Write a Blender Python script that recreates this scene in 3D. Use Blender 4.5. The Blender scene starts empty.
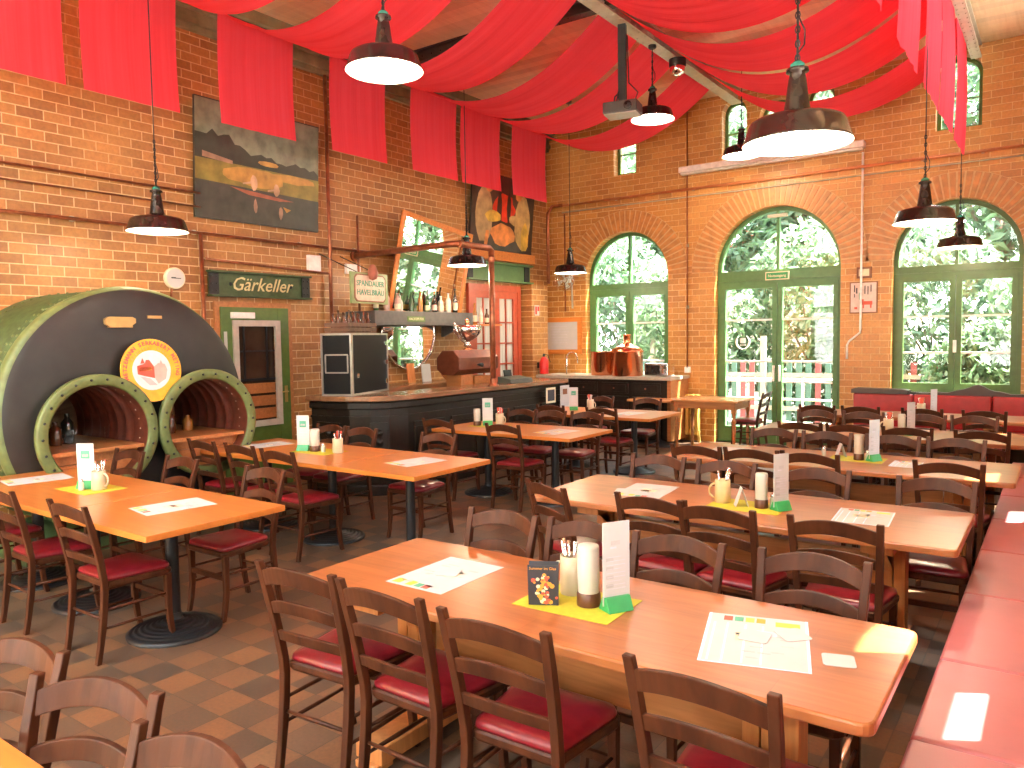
import bpy, math, random
from mathutils import Vector, Matrix
PI = math.pi
random.seed(7)
sc = bpy.context.scene
COL = sc.collection

# ------------------------------------------------------------------ mesh helper
class MB:
    def __init__(s): s.v = []; s.f = []; s.m = []; s.sm = []
    def add(s, vs, fs, mat=0, smooth=False, M=None):
        b = len(s.v)
        for p in vs:
            p = Vector(p)
            if M is not None: p = M @ p
            s.v.append(tuple(p))
        for f in fs:
            s.f.append([b + i for i in f]); s.m.append(mat); s.sm.append(smooth)
        return s
    def box(s, c, d, mat=0, M=None, rz=0, ry=0, rx=0):
        x, y, z = d[0]/2, d[1]/2, d[2]/2
        R = Matrix.Translation(c) @ Matrix.Rotation(rz, 4, 'Z') @ Matrix.Rotation(ry, 4, 'Y') @ Matrix.Rotation(rx, 4, 'X')
        if M is not None: R = M @ R
        vs = [(-x,-y,-z),(x,-y,-z),(x,y,-z),(-x,y,-z),(-x,-y,z),(x,-y,z),(x,y,z),(-x,y,z)]
        return s.add(vs, [(0,3,2,1),(4,5,6,7),(0,1,5,4),(1,2,6,5),(2,3,7,6),(3,0,4,7)], mat, False, R)
    def bb(s, x0, x1, y0, y1, z0, z1, mat=0, M=None):
        return s.box(((x0+x1)/2,(y0+y1)/2,(z0+z1)/2), (abs(x1-x0),abs(y1-y0),abs(z1-z0)), mat, M)
    def lathe(s, prof, seg=24, mat=0, M=None, smooth=True, caps=True):
        vs = []; fs = []
        n = len(prof)
        for i in range(seg):
            a = 2*PI*i/seg
            for r, z in prof: vs.append((r*math.cos(a), r*math.sin(a), z))
        for i in range(seg):
            j = (i+1) % seg
            for k in range(n-1):
                fs.append((i*n+k, j*n+k, j*n+k+1, i*n+k+1))
        s.add(vs, fs, mat, smooth, M)
        if caps:
            for k in (0, n-1):
                if prof[k][0] > 1e-5:
                    s.add([vs[i*n+k] for i in range(seg)], [tuple(range(seg)) if k else tuple(reversed(range(seg)))], mat, False, M)
        return s
    def tube(s, pts, r, seg=8, mat=0, M=None, caps=True, sq=None):
        pts = [Vector(p) for p in pts]; n = len(pts)
        rs = r if isinstance(r, (list, tuple)) else [r]*n
        up = None; rings = []
        for i, p in enumerate(pts):
            t = (pts[min(i+1, n-1)] - pts[max(i-1, 0)]).normalized()
            if up is None:
                up = Vector((0,0,1)) if abs(t.z) < .9 else Vector((1,0,0))
            a = t.cross(up).normalized(); up = a.cross(t).normalized()
            ring = []
            for k in range(seg):
                th = 2*PI*k/seg + (PI/4 if seg == 4 else 0)
                ring.append(p + (a*math.cos(th) + up*math.sin(th))*rs[i])
            rings.append(ring)
        vs = [q for rg in rings for q in rg]
        fs = [(i*seg+k, i*seg+(k+1)%seg, (i+1)*seg+(k+1)%seg, (i+1)*seg+k) for i in range(n-1) for k in range(seg)]
        if caps: fs += [tuple(reversed(range(seg))), tuple((n-1)*seg+k for k in range(seg))]
        return s.add(vs, fs, mat, seg > 4, M)
    def prism(s, poly, d0, d1, plane='xz', mat=0, M=None):
        def P(a, b, d):
            return (a, d, b) if plane == 'xz' else ((d, a, b) if plane == 'yz' else (a, b, d))
        n = len(poly)
        vs = [P(a, b, d0) for a, b in poly] + [P(a, b, d1) for a, b in poly]
        fs = [tuple(range(n)), tuple(reversed(range(n, 2*n)))] + [(i, (i+1)%n, n+(i+1)%n, n+i) for i in range(n)]
        return s.add(vs, fs, mat, False, M)
    def build(s, name, mats, parent=None, bevel=0, sub=0, fix=True):
        me = bpy.data.meshes.new(name)
        me.from_pydata(s.v, [], s.f); me.update()
        if fix:
            import bmesh
            bm = bmesh.new(); bm.from_mesh(me); bmesh.ops.recalc_face_normals(bm, faces=bm.faces); bm.to_mesh(me); bm.free()
        if not isinstance(mats, (list, tuple)): mats = [mats]
        for m in mats: me.materials.append(m)
        for p, mi, sm in zip(me.polygons, s.m, s.sm): p.material_index = mi; p.use_smooth = sm
        o = bpy.data.objects.new(name, me); COL.objects.link(o)
        if parent is not None: o.parent = parent
        if bevel:
            b = o.modifiers.new('bevel', 'BEVEL'); b.width = bevel; b.segments = 2; b.limit_method = 'ANGLE'; b.angle_limit = math.radians(50)
        if sub:
            b = o.modifiers.new('sub', 'SUBSURF'); b.levels = sub; b.render_levels = sub
        return o

def tag(o, label, cat, group=None, kind=None):
    o['label'] = label; o['category'] = cat
    if group: o['group'] = group
    if kind: o['kind'] = kind
    return o
def struct(o): o['kind'] = 'structure'; return o
def empty(name, loc=(0,0,0), rz=0):
    o = bpy.data.objects.new(name, None); o.empty_display_size = .1; COL.objects.link(o)
    o.location = loc; o.rotation_euler = (0,0,rz); return o
def kids(o): return [c for c in bpy.data.objects if c.parent == o]
_kc = {}
def copy_tree(o, parent=None):
    if o.name not in _kc: _kc[o.name] = kids(o)
    c = o.copy(); COL.objects.link(c)
    if parent is not None: c.parent = parent
    for ch in _kc[o.name]: copy_tree(ch, c)
    return c
def T(x, y, z): return Matrix.Translation((x, y, z))
def RX(a): return Matrix.Rotation(a, 4, 'X')
def RY(a): return Matrix.Rotation(a, 4, 'Y')
def RZ(a): return Matrix.Rotation(a, 4, 'Z')

# ------------------------------------------------------------------ materials
def new(name):
    m = bpy.data.materials.new(name); m.use_nodes = True
    nt = m.node_tree; b = nt.nodes['Principled BSDF']
    return m, nt, b
def setc(b, k, v):
    b.inputs[k].default_value = v if not isinstance(v, tuple) or len(v) != 3 else (*v, 1)
def plain(name, col, rough=.5, metal=0, var=.12, scale=14, bump=0, coat=0, trans=0, stretch=(1,1,1), spec=None):
    """a surface colour broken up by object-space noise"""
    m, nt, b = new(name)
    tc = nt.nodes.new('ShaderNodeTexCoord'); mp = nt.nodes.new('ShaderNodeMapping'); mp.inputs['Scale'].default_value = stretch
    no = nt.nodes.new('ShaderNodeTexNoise'); no.inputs['Scale'].default_value = scale; no.inputs['Detail'].default_value = 4
    nt.links.new(tc.outputs['Object'], mp.inputs[0]); nt.links.new(mp.outputs[0], no.inputs['Vector'])
    cr = nt.nodes.new('ShaderNodeValToRGB'); e = cr.color_ramp.elements
    e[0].position = .3; e[1].position = .7
    e[0].color = (*[c*(1-var) for c in col], 1); e[1].color = (*[min(1, c*(1+var)) for c in col], 1)
    nt.links.new(no.outputs[0], cr.inputs[0]); nt.links.new(cr.outputs[0], b.inputs['Base Color'])
    b.inputs['Roughness'].default_value = rough; b.inputs['Metallic'].default_value = metal
    if spec is not None: b.inputs['Specular IOR Level'].default_value = spec
    if coat: b.inputs['Coat Weight'].default_value = coat; b.inputs['Coat Roughness'].default_value = .15
    if bump:
        bp = nt.nodes.new('ShaderNodeBump'); bp.inputs['Strength'].default_value = bump; bp.inputs['Distance'].default_value = .01
        nt.links.new(no.outputs[0], bp.inputs['Height']); nt.links.new(bp.outputs[0], b.inputs['Normal'])
    return m
def emit(name, col, st):
    m, nt, b = new(name); b.inputs['Base Color'].default_value = (*col, 1)
    b.inputs['Emission Color'].default_value = (*col, 1); b.inputs['Emission Strength'].default_value = st
    return m
def math_node(nt, op, a, b=None):
    n = nt.nodes.new('ShaderNodeMath'); n.operation = op
    for i, q in enumerate((a, b)):
        if q is None: continue
        if isinstance(q, (int, float)): n.inputs[i].default_value = q
        else: nt.links.new(q, n.inputs[i])
    return n.outputs[0]
def mixc(nt, fac, a, b, mode='MIX'):
    n = nt.nodes.new('ShaderNodeMix'); n.data_type = 'RGBA'; n.blend_type = mode
    for i, q in ((0, fac), (6, a), (7, b)):
        if isinstance(q, (int, float)): n.inputs[i].default_value = q
        elif isinstance(q, tuple): n.inputs[i].default_value = (*q, 1) if len(q) == 3 else q
        else: nt.links.new(q, n.inputs[i])
    return n.outputs[2]
def brick(name, axis, c1, c2, c3, mortar, bw=.235, bh=.0955):
    m, nt, b = new(name)
    tc = nt.nodes.new('ShaderNodeTexCoord'); sp = nt.nodes.new('ShaderNodeSeparateXYZ'); cb = nt.nodes.new('ShaderNodeCombineXYZ')
    nt.links.new(tc.outputs['Object'], sp.inputs[0])
    nt.links.new(sp.outputs[axis], cb.inputs[0]); nt.links.new(sp.outputs[2], cb.inputs[1])
    br = nt.nodes.new('ShaderNodeTexBrick'); br.offset = .5
    br.inputs['Scale'].default_value = 1; br.inputs['Brick Width'].default_value = bw; br.inputs['Row Height'].default_value = bh
    br.inputs['Mortar Size'].default_value = .0062; br.inputs['Mortar Smooth'].default_value = .3; br.inputs['Bias'].default_value = 0
    br.inputs['Color1'].default_value = (*c1, 1); br.inputs['Color2'].default_value = (*c2, 1); br.inputs['Mortar'].default_value = (*mortar, 1)
    nt.links.new(cb.outputs[0], br.inputs['Vector'])
    n1 = nt.nodes.new('ShaderNodeTexNoise'); n1.inputs['Scale'].default_value = .9; n1.inputs['Detail'].default_value = 3
    nt.links.new(cb.outputs[0], n1.inputs['Vector'])
    r1 = nt.nodes.new('ShaderNodeValToRGB'); r1.color_ramp.elements[0].position = .46; r1.color_ramp.elements[1].position = .66
    nt.links.new(n1.outputs[0], r1.inputs[0])
    col = mixc(nt, math_node(nt, 'MULTIPLY', r1.outputs[0], .45), br.outputs['Color'], c3)
    n2 = nt.nodes.new('ShaderNodeTexNoise'); n2.inputs['Scale'].default_value = 30; n2.inputs['Detail'].default_value = 5
    nt.links.new(tc.outputs['Object'], n2.inputs['Vector'])
    col = mixc(nt, .35, col, n2.outputs[0], 'OVERLAY')
    nt.links.new(col, b.inputs['Base Color'])
    b.inputs['Roughness'].default_value = .42
    h = math_node(nt, 'ADD', math_node(nt, 'MULTIPLY', br.outputs['Fac'], -1), math_node(nt, 'MULTIPLY', n2.outputs[0], .3))
    bp = nt.nodes.new('ShaderNodeBump'); bp.inputs['Strength'].default_value = .5; bp.inputs['Distance'].default_value = .006
    nt.links.new(h, bp.inputs['Height']); nt.links.new(bp.outputs[0], b.inputs['Normal'])
    return m
def wood(name, c1, c2, rough=.35, stretch=(1.2, 14, 14), coat=0, plank=None, scale=2.2, spec=.5):
    m, nt, b = new(name)
    tc = nt.nodes.new('ShaderNodeTexCoord'); mp = nt.nodes.new('ShaderNodeMapping'); mp.inputs['Scale'].default_value = stretch
    nt.links.new(tc.outputs['Object'], mp.inputs[0])
    no = nt.nodes.new('ShaderNodeTexNoise'); no.inputs['Scale'].default_value = scale; no.inputs['Detail'].default_value = 6; no.inputs['Distortion'].default_value = .7
    nt.links.new(mp.outputs[0], no.inputs['Vector'])
    cr = nt.nodes.new('ShaderNodeValToRGB'); e = cr.color_ramp.elements
    e[0].position = .3; e[0].color = (*c1, 1); e[1].position = .72; e[1].color = (*c2, 1)
    nt.links.new(no.outputs[0], cr.inputs[0]); col = cr.outputs[0]
    if plank:
        br = nt.nodes.new('ShaderNodeTexBrick'); br.offset = .37
        br.inputs['Scale'].default_value = 1; br.inputs['Brick Width'].default_value = plank[0]; br.inputs['Row Height'].default_value = plank[1]
        br.inputs['Mortar Size'].default_value = .0008; br.inputs['Color1'].default_value = (.62,.62,.62,1); br.inputs['Color2'].default_value = (1,1,1,1); br.inputs['Mortar'].default_value = (.45,.4,.35,1)
        nt.links.new(tc.outputs['Object'], br.inputs['Vector'])
        col = mixc(nt, .6, col, br.outputs['Color'], 'MULTIPLY')
    nt.links.new(col, b.inputs['Base Color']); b.inputs['Roughness'].default_value = rough
    b.inputs['Specular IOR Level'].default_value = spec
    if coat: b.inputs['Coat Weight'].default_value = coat; b.inputs['Coat Roughness'].default_value = .26
    return m

B_Y = brick('glazed yellow brick of the long wall', 1, (.41,.185,.05), (.24,.10,.028), (.54,.265,.08), (.62,.42,.22))
B_X = brick('glazed yellow brick of the window wall', 0, (.56,.26,.058), (.38,.155,.034), (.64,.32,.085), (.68,.46,.22))
B_A = plain('arch brick', (.48,.21,.055), .4, var=.3, scale=9)
B_M = plain('pale mortar', (.60,.40,.2), .8)

def floor_mat():
    m, nt, b = new('terracotta floor tiles')
    tc = nt.nodes.new('ShaderNodeTexCoord'); mp = nt.nodes.new('ShaderNodeMapping'); mp.inputs['Location'].default_value = (-.04, -.03, 0)
    nt.links.new(tc.outputs['Object'], mp.inputs[0])
    vd = nt.nodes.new('ShaderNodeVectorMath'); vd.operation = 'SCALE'; vd.inputs['Scale'].default_value = 5
    nt.links.new(mp.outputs[0], vd.inputs[0])
    fl = nt.nodes.new('ShaderNodeVectorMath'); fl.operation = 'FLOOR'; nt.links.new(vd.outputs[0], fl.inputs[0])
    sp = nt.nodes.new('ShaderNodeSeparateXYZ'); nt.links.new(fl.outputs[0], sp.inputs[0])
    cb = nt.nodes.new('ShaderNodeCombineXYZ'); nt.links.new(sp.outputs[0], cb.inputs[0]); nt.links.new(sp.outputs[1], cb.inputs[1])
    wn = nt.nodes.new('ShaderNodeTexWhiteNoise'); wn.noise_dimensions = '2D'; nt.links.new(cb.outputs[0], wn.inputs['Vector'])
    chk = math_node(nt, 'PINGPONG', math_node(nt, 'ADD', sp.outputs[0], sp.outputs[1]), 1)
    f = math_node(nt, 'ADD', math_node(nt, 'MULTIPLY', chk, .45), math_node(nt, 'MULTIPLY', wn.outputs[0], .55))
    cr = nt.nodes.new('ShaderNodeValToRGB'); e = cr.color_ramp.elements
    e[0].position = .15; e[0].color = (.08,.054,.038,1); e[1].position = .85; e[1].color = (.18,.088,.042,1)
    el = e.new(.5); el.color = (.12,.07,.042,1)
    nt.links.new(f, cr.inputs[0])
    no = nt.nodes.new('ShaderNodeTexNoise'); no.inputs['Scale'].default_value = 60; no.inputs['Detail'].default_value = 4
    nt.links.new(tc.outputs['Object'], no.inputs['Vector'])
    col = mixc(nt, .5, cr.outputs[0], no.outputs[0], 'OVERLAY')
    br = nt.nodes.new('ShaderNodeTexBrick'); br.offset = 0; br.inputs['Scale'].default_value = 1
    br.inputs['Brick Width'].default_value = .2; br.inputs['Row Height'].default_value = .2; br.inputs['Mortar Size'].default_value = .003
    nt.links.new(mp.outputs[0], br.inputs['Vector'])
    col = mixc(nt, br.outputs['Fac'], col, (.075,.05,.035))
    nt.links.new(col, b.inputs['Base Color'])
    rg = math_node(nt, 'ADD', .27, math_node(nt, 'MULTIPLY', no.outputs[0], .25)); nt.links.new(rg, b.inputs['Roughness'])
    bp = nt.nodes.new('ShaderNodeBump'); bp.inputs['Strength'].default_value = .35; bp.inputs['Distance'].default_value = .003
    nt.links.new(math_node(nt, 'ADD', math_node(nt, 'MULTIPLY', br.outputs['Fac'], -1), math_node(nt, 'MULTIPLY', no.outputs[0], .25)), bp.inputs['Height'])
    nt.links.new(bp.outputs[0], b.inputs['Normal'])
    return m
M_FLOOR = floor_mat()
M_CEIL = wood('cream ceiling boards', (.74,.55,.32), (.85,.67,.43), .6, (8, .6, 8), plank=(4, .14))
M_CHAIR = wood('dark stained beech', (.040,.012,.0055), (.086,.026,.010), .42, (9,9,1.2), spec=.2)
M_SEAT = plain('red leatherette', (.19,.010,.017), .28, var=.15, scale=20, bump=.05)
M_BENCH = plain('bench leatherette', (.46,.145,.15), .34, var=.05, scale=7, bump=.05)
M_PINE = wood('honey pine planks', (.32,.10,.029), (.45,.155,.048), .3, (1.1, 13, 13), plank=(.85, .115), coat=.12)
M_PINE2 = wood('pine trestle wood', (.45,.17,.05), (.62,.27,.09), .35, (13, 13, 1.1))
M_PINEX = wood('pine board', (.34,.13,.04), (.50,.20,.065), .4, (1.1, 13, 13))
M_LAM = wood('orange beech tabletop', (.45,.14,.023), (.55,.185,.032), .34, (1.1, 11, 11), coat=.35)
M_LAMR = wood('rustic old tabletop', (.60,.26,.09), (.78,.40,.16), .25, (1.1, 9, 9), coat=.4)
M_IRON = plain('black cast iron', (.018,.018,.02), .42, .3, bump=.05)
M_BLACK = plain('black enamel', (.02,.013,.011), .22, 0, var=.3)
M_LWHITE = plain('white enamel', (.85,.83,.78), .35)
M_DARKW = wood('dark bar wood', (.010,.007,.0055), (.022,.014,.009), .34, (9,9,1.2), coat=.08, spec=.3)
M_BARTOP = wood('worn bar top', (.16,.075,.035), (.30,.15,.07), .22, (6, 1.2, 6), coat=.3)
M_GREEN = plain('green window paint', (.06,.14,.035), .4, var=.12)
M_GREEND = plain('door green paint', (.085,.155,.03), .4)
M_OLIVE = plain('olive flange paint', (.115,.145,.045), .5, var=.2)
M_GTANK = plain('green riveted steel', (.05,.085,.027), .5, var=.3)
M_TANK = plain('blue black boiler plate', (.020,.018,.017), .4, .2, var=.25, scale=5)
M_RUST = plain('oxide red steel', (.13,.03,.016), .5, var=.3)
M_FABRIC = None
M_CREAM = plain('cream paint', (.75,.65,.45), .5)
M_WHITE = plain('white plastic', (.88,.87,.84), .4)
M_PAPER = plain('white paper', (.53,.53,.53), .7, var=.03)
M_YEL = plain('yellow paper napkin', (.50,.46,.03), .7, var=.08, scale=40)
M_COPPER = plain('polished copper', (.80,.32,.16), .2, 1, var=.12, scale=6)
M_COPPIPE = plain('brown copper tube', (.30,.10,.045), .35, .6, var=.3)
M_CHROME = plain('chrome', (.75,.72,.7), .12, 1, var=.05)
M_MIRROR = plain('mirror glass', (.9,.9,.9), .015, 1, var=0)
M_FROST = plain('frosted salt glass', (.52,.49,.42), .35, var=.05)
M_LID = plain('brown shaker base', (.09,.03,.012), .35)
M_MUG = plain('cream stoneware', (.50,.42,.28), .3, var=.06)
M_GPLAST = plain('green plastic', (.03,.30,.09), .35)
M_RED = plain('red paint', (.6,.02,.02), .3)
M_REDDOOR = plain('red brown door paint', (.42,.075,.035), .4)
M_ORW = wood('orange frame wood', (.55,.17,.03), (.70,.25,.05), .4)
M_STEEL = plain('beige painted steel', (.50,.47,.36), .45, var=.1)
M_DSTEEL = plain('dark brown steel', (.035,.017,.012), .45)
M_GREY = plain('grey painted timber', (.09,.085,.08), .5, var=.2)
M_ALU = plain('aluminium edge', (.55,.52,.48), .3, .8)
M_BULB = emit('glowing bulb', (1,.93,.8), 22)
INK = {k: plain('ink '+k, c, .6, var=.1) for k, c in dict(black=(.04,.04,.05), blue=(.25,.42,.68), red=(.65,.10,.06), orange=(.75,.35,.05), yellow=(.8,.6,.08),
        green=(.08,.35,.22), brown=(.22,.09,.04), pink=(.75,.4,.35), grey=(.45,.45,.45), lilac=(.6,.58,.66), cream=(.75,.68,.48), pale=(.62,.72,.85)).items()}

def fabric():
    m, nt, b = new('red muslin cloth')
    tc = nt.nodes.new('ShaderNodeTexCoord'); mp = nt.nodes.new('ShaderNodeMapping'); mp.inputs['Scale'].default_value = (.35, 11, .35)
    nt.links.new(tc.outputs['Object'], mp.inputs[0])
    no = nt.nodes.new('ShaderNodeTexNoise'); no.inputs['Scale'].default_value = 1.6; no.inputs['Detail'].default_value = 5; no.inputs['Distortion'].default_value = .4
    nt.links.new(mp.outputs[0], no.inputs['Vector'])
    cr = nt.nodes.new('ShaderNodeValToRGB'); e = cr.color_ramp.elements; e[0].color = (.97,.075,.11,1); e[1].color = (.99,.10,.145,1); e[0].position = .3; e[1].position = .7
    nt.links.new(no.outputs[0], cr.inputs[0])
    bp = nt.nodes.new('ShaderNodeBump'); bp.inputs['Strength'].default_value = .35; bp.inputs['Distance'].default_value = .015
    nt.links.new(no.outputs[0], bp.inputs['Height'])
    d = nt.nodes.new('ShaderNodeBsdfDiffuse'); t = nt.nodes.new('ShaderNodeBsdfTranslucent'); mx = nt.nodes.new('ShaderNodeMixShader'); mx.inputs[0].default_value = .5
    for q in (d, t): nt.links.new(cr.outputs[0], q.inputs['Color']); nt.links.new(bp.outputs[0], q.inputs['Normal'])
    nt.links.new(d.outputs[0], mx.inputs[1]); nt.links.new(t.outputs[0], mx.inputs[2])
    nt.links.new(mx.outputs[0], nt.nodes['Material Output'].inputs['Surface'])
    return m
M_FABRIC = fabric()
def glass(name, tint=(1,1,1), gl=.06):
    m, nt, b = new(name)
    lw = nt.nodes.new('ShaderNodeLayerWeight'); lw.inputs['Blend'].default_value = .12
    tr = nt.nodes.new('ShaderNodeBsdfTransparent'); tr.inputs[0].default_value = (*tint, 1)
    g = nt.nodes.new('ShaderNodeBsdfGlossy'); g.inputs['Roughness'].default_value = .02
    mx = nt.nodes.new('ShaderNodeMixShader')
    nt.links.new(math_node(nt, 'ADD', math_node(nt, 'MULTIPLY', lw.outputs['Fresnel'], .6), gl), mx.inputs[0])
    nt.links.new(tr.outputs[0], mx.inputs[1]); nt.links.new(g.outputs[0], mx.inputs[2])
    nt.links.new(mx.outputs[0], nt.nodes['Material Output'].inputs['Surface'])
    return m
M_GLASS = glass('window glass', (.96,.98,.97), .02)
M_BG = [plain('bottle '+n, c, .08, 0, var=.1, coat=.5) for n, c in (('green',(.02,.07,.015)),('brown',(.08,.022,.006)),('clear pink',(.55,.35,.28)),('clear',(.55,.52,.45)),('dark',(.012,.014,.01)),('amber',(.35,.13,.02)))]
def leafm(name, c):
    m, nt, b = new(name)
    oi = nt.nodes.new('ShaderNodeTexCoord'); no = nt.nodes.new('ShaderNodeTexNoise'); no.inputs['Scale'].default_value = 3
    nt.links.new(oi.outputs['Object'], no.inputs['Vector'])
    cr = nt.nodes.new('ShaderNodeValToRGB'); e = cr.color_ramp.elements; e[0].position = .35; e[1].position = .65
    e[0].color = (*[q*.7 for q in c], 1); e[1].color = (*[min(1,q*1.35) for q in c], 1); nt.links.new(no.outputs[0], cr.inputs[0])
    d = nt.nodes.new('ShaderNodeBsdfPrincipled'); d.inputs['Roughness'].default_value = .5
    t = nt.nodes.new('ShaderNodeBsdfTranslucent'); mx = nt.nodes.new('ShaderNodeMixShader'); mx.inputs[0].default_value = .55
    nt.links.new(cr.outputs[0], d.inputs['Base Color']); nt.links.new(cr.outputs[0], t.inputs['Color'])
    nt.links.new(d.outputs[0], mx.inputs[1]); nt.links.new(t.outputs[0], mx.inputs[2])
    nt.links.new(mx.outputs[0], nt.nodes['Material Output'].inputs['Surface'])
    return m
M_LEAF = [leafm('leaf pale', (.16,.22,.13)), leafm('leaf mid', (.095,.165,.08)), leafm('leaf blue', (.13,.20,.135))]
M_BARK = plain('grey bark', (.14,.11,.08), .8, var=.3, bump=.3)

# ------------------------------------------------------------------ text
def text(mb, s, size, M, mat=0, shear=0, depth=.002, align='CENTER', bold=0):
    """lettering as mesh: characters lie in local XY, M places them"""
    cu = bpy.data.curves.new('tmp', 'FONT'); cu.body = s; cu.size = size; cu.shear = shear; cu.extrude = depth; cu.align_x = align; cu.align_y = 'CENTER'; cu.resolution_u = 2
    cu.offset = bold
    o = bpy.data.objects.new('tmp', cu); COL.objects.link(o)
    dg = bpy.context.evaluated_depsgraph_get(); dg.update()
    me = bpy.data.meshes.new_from_object(o.evaluated_get(dg))
    mb.add([v.co for v in me.vertices], [tuple(p.vertices) for p in me.polygons], mat, False, M)
    bpy.data.objects.remove(o); bpy.data.curves.remove(cu); bpy.data.meshes.remove(me)
# local XY -> wall facing +x (text reads along... seen from +x: right = +y)
FACE_X = Matrix(((0,0,1,0),(1,0,0,0),(0,1,0,0),(0,0,0,1)))
# local XY -> wall facing -y (seen from -y: right = +x)
FACE_NY = Matrix(((1,0,0,0),(0,0,-1,0),(0,1,0,0),(0,0,0,1)))

# ------------------------------------------------------------------ room shell
XL, XR, YB, YF, ZC = -7.75, .35, 12.0, -3.6, 5.5
s = MB().bb(XL-.4, XR+.4, YF-.4, YB+.4, -.2, 0); struct(s.build('floor', M_FLOOR))
s = MB().bb(XL-.4, XR+.4, -.8, YB+.4, ZC, ZC+.2).bb(XL-.4, XR+.4, YF-.4, -3.3, ZC, ZC+.2).bb(XL-.4, -7.0, -3.3, -.8, ZC, ZC+.2).bb(-.7, XR+.4, -3.3, -.8, ZC, ZC+.2); struct(s.build('ceiling', M_CEIL))
struct(MB().bb(XL, XR, YF, -.5, 0, .03).build('floor_bounce', wood('pale boards added for bounce', (.60,.50,.38), (.72,.62,.48), .5, (.6,8,8), plank=(2,.12))))  # unseen pale floor added to bounce skylight sun up to the ceiling
TH = .32
def arch_pts(x0, x1, zs, rise=None, n=20):
    cx = (x0+x1)/2; r = (x1-x0)/2; h = r if rise is None else rise
    return [(cx - r*math.cos(PI*i/n), zs + h*math.sin(PI*i/n)) for i in range(n+1)]
def wall_band(mb, a0, a1, z0, z1, holes, P):
    """holes: (x0,x1,sill,spring,rise). P maps (along, height, depth 0..1) to xyz"""
    def quad(pts, flip=False):
        mb.add([P(*p) for p in pts], [(0,1,2,3)])
    def rect(xa, xb, za, zb):
        if xb-xa < 1e-4 or zb-za < 1e-4: return
        for d in (0, 1): quad([(xa,za,d),(xb,za,d),(xb,zb,d),(xa,zb,d)])
    x = a0
    for (x0, x1, sl, sp, ri) in sorted(holes):
        rect(x, x0, z0, z1); rect(x0, x1, z0, sl)
        quad([(x0,sl,0),(x1,sl,0),(x1,sl,1),(x0,sl,1)])
        for xx in (x0, x1): quad([(xx,sl,0),(xx,sp,0),(xx,sp,1),(xx,sl,1)])
        pts = arch_pts(x0, x1, sp, ri)
        for (xa, za), (xb, zb) in zip(pts, pts[1:]):
            for d in (0, 1): quad([(xa,za,d),(xb,zb,d),(xb,z1,d),(xa,z1,d)])
            quad([(xa,za,0),(xb,zb,0),(xb,zb,1),(xa,za,1)])
        x = x1
    rect(x, a1, z0, z1)
    for zz in (z0, z1): quad([(a0,zz,0),(a1,zz,0),(a1,zz,1),(a0,zz,1)])
    for xx in (a0, a1): quad([(xx,z0,0),(xx,z1,0),(xx,z1,1),(xx,z0,1)])
BACK = [(-6.94,-5.36,.9,2.745,None), (-4.56,-2.65,0.0,2.74,None), (-1.97,-.42,.88,2.755,None)]
UP = [(-6.36,-5.94,4.5,5.12,.2), (-4.44,-4.05,4.5,5.2,.2), (-3.85,-3.30,4.5,5.05,.25), (-3.15,-2.76,4.5,5.2,.2), (-1.46,-.92,4.45,5.15,.26)]
mb = MB(); Pb = lambda a, z, d: (a, YB + d*TH, z)
wall_band(mb, XL-.3, XR+.3, 0, 4.44, BACK, Pb); wall_band(mb, XL-.3, XR+.3, 4.44, ZC, UP, Pb)
struct(mb.build('wall_back', B_X))
# long brick wall (plain) and its mate behind the camera
struct(MB().bb(XL-TH, XL, YF-.3, YB+.3, 0, ZC).build('wall_left', B_Y))
RW = [(3.0,3.55,.95,2.97,.13), (6.3,6.85,.95,2.97,.13), (9.1,9.65,.95,2.97,.13), (-3.0,-1.6,.95,2.75,None), (-1.1,.3,.95,2.75,None)]  # unseen; placed for the sun patches, last two added for daylight
RU = [(a, a+1.2, 4.42, 4.95, .3) for a in (-3.2,-1.6,0,1.6,3.2,4.8,6.4,8.0,9.6)]  # unseen upper windows added to light the cloths and ceiling
mb = MB(); Pr = lambda a, z, d: (XR + d*TH, a, z); wall_band(mb, YF-.3, YB+.3, 4.3, ZC, RU, Pr); wall_band(mb, YF-.3, YB+.3, 0, 4.3, RW, lambda a, z, d: (XR + d*TH, a, z)); struct(mb.build('wall_right', B_Y))
FW = [(-7.2,-5.1,.5,2.8,None), (-4.7,-2.6,.5,2.8,None), (-2.2,-.1,.5,2.8,None)]  # unseen windows put in to light the window wall from behind the camera
FU = [(a, a+.8, 4.45, 4.9, .3) for a in (-7.0,-5.6,-4.2,-2.8,-1.4)]  # more unseen openings, added to brighten the upper part of the room
Pf = lambda a, z, d: (a, YF - d*TH, z)
mb = MB(); wall_band(mb, XL-.3, XR+.3, 4.3, ZC, FU, Pf); wall_band(mb, XL-.3, XR+.3, 0, 4.3, FW, lambda a, z, d: (a, YF - d*TH, z)); struct(mb.build('wall_front', B_X))

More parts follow.
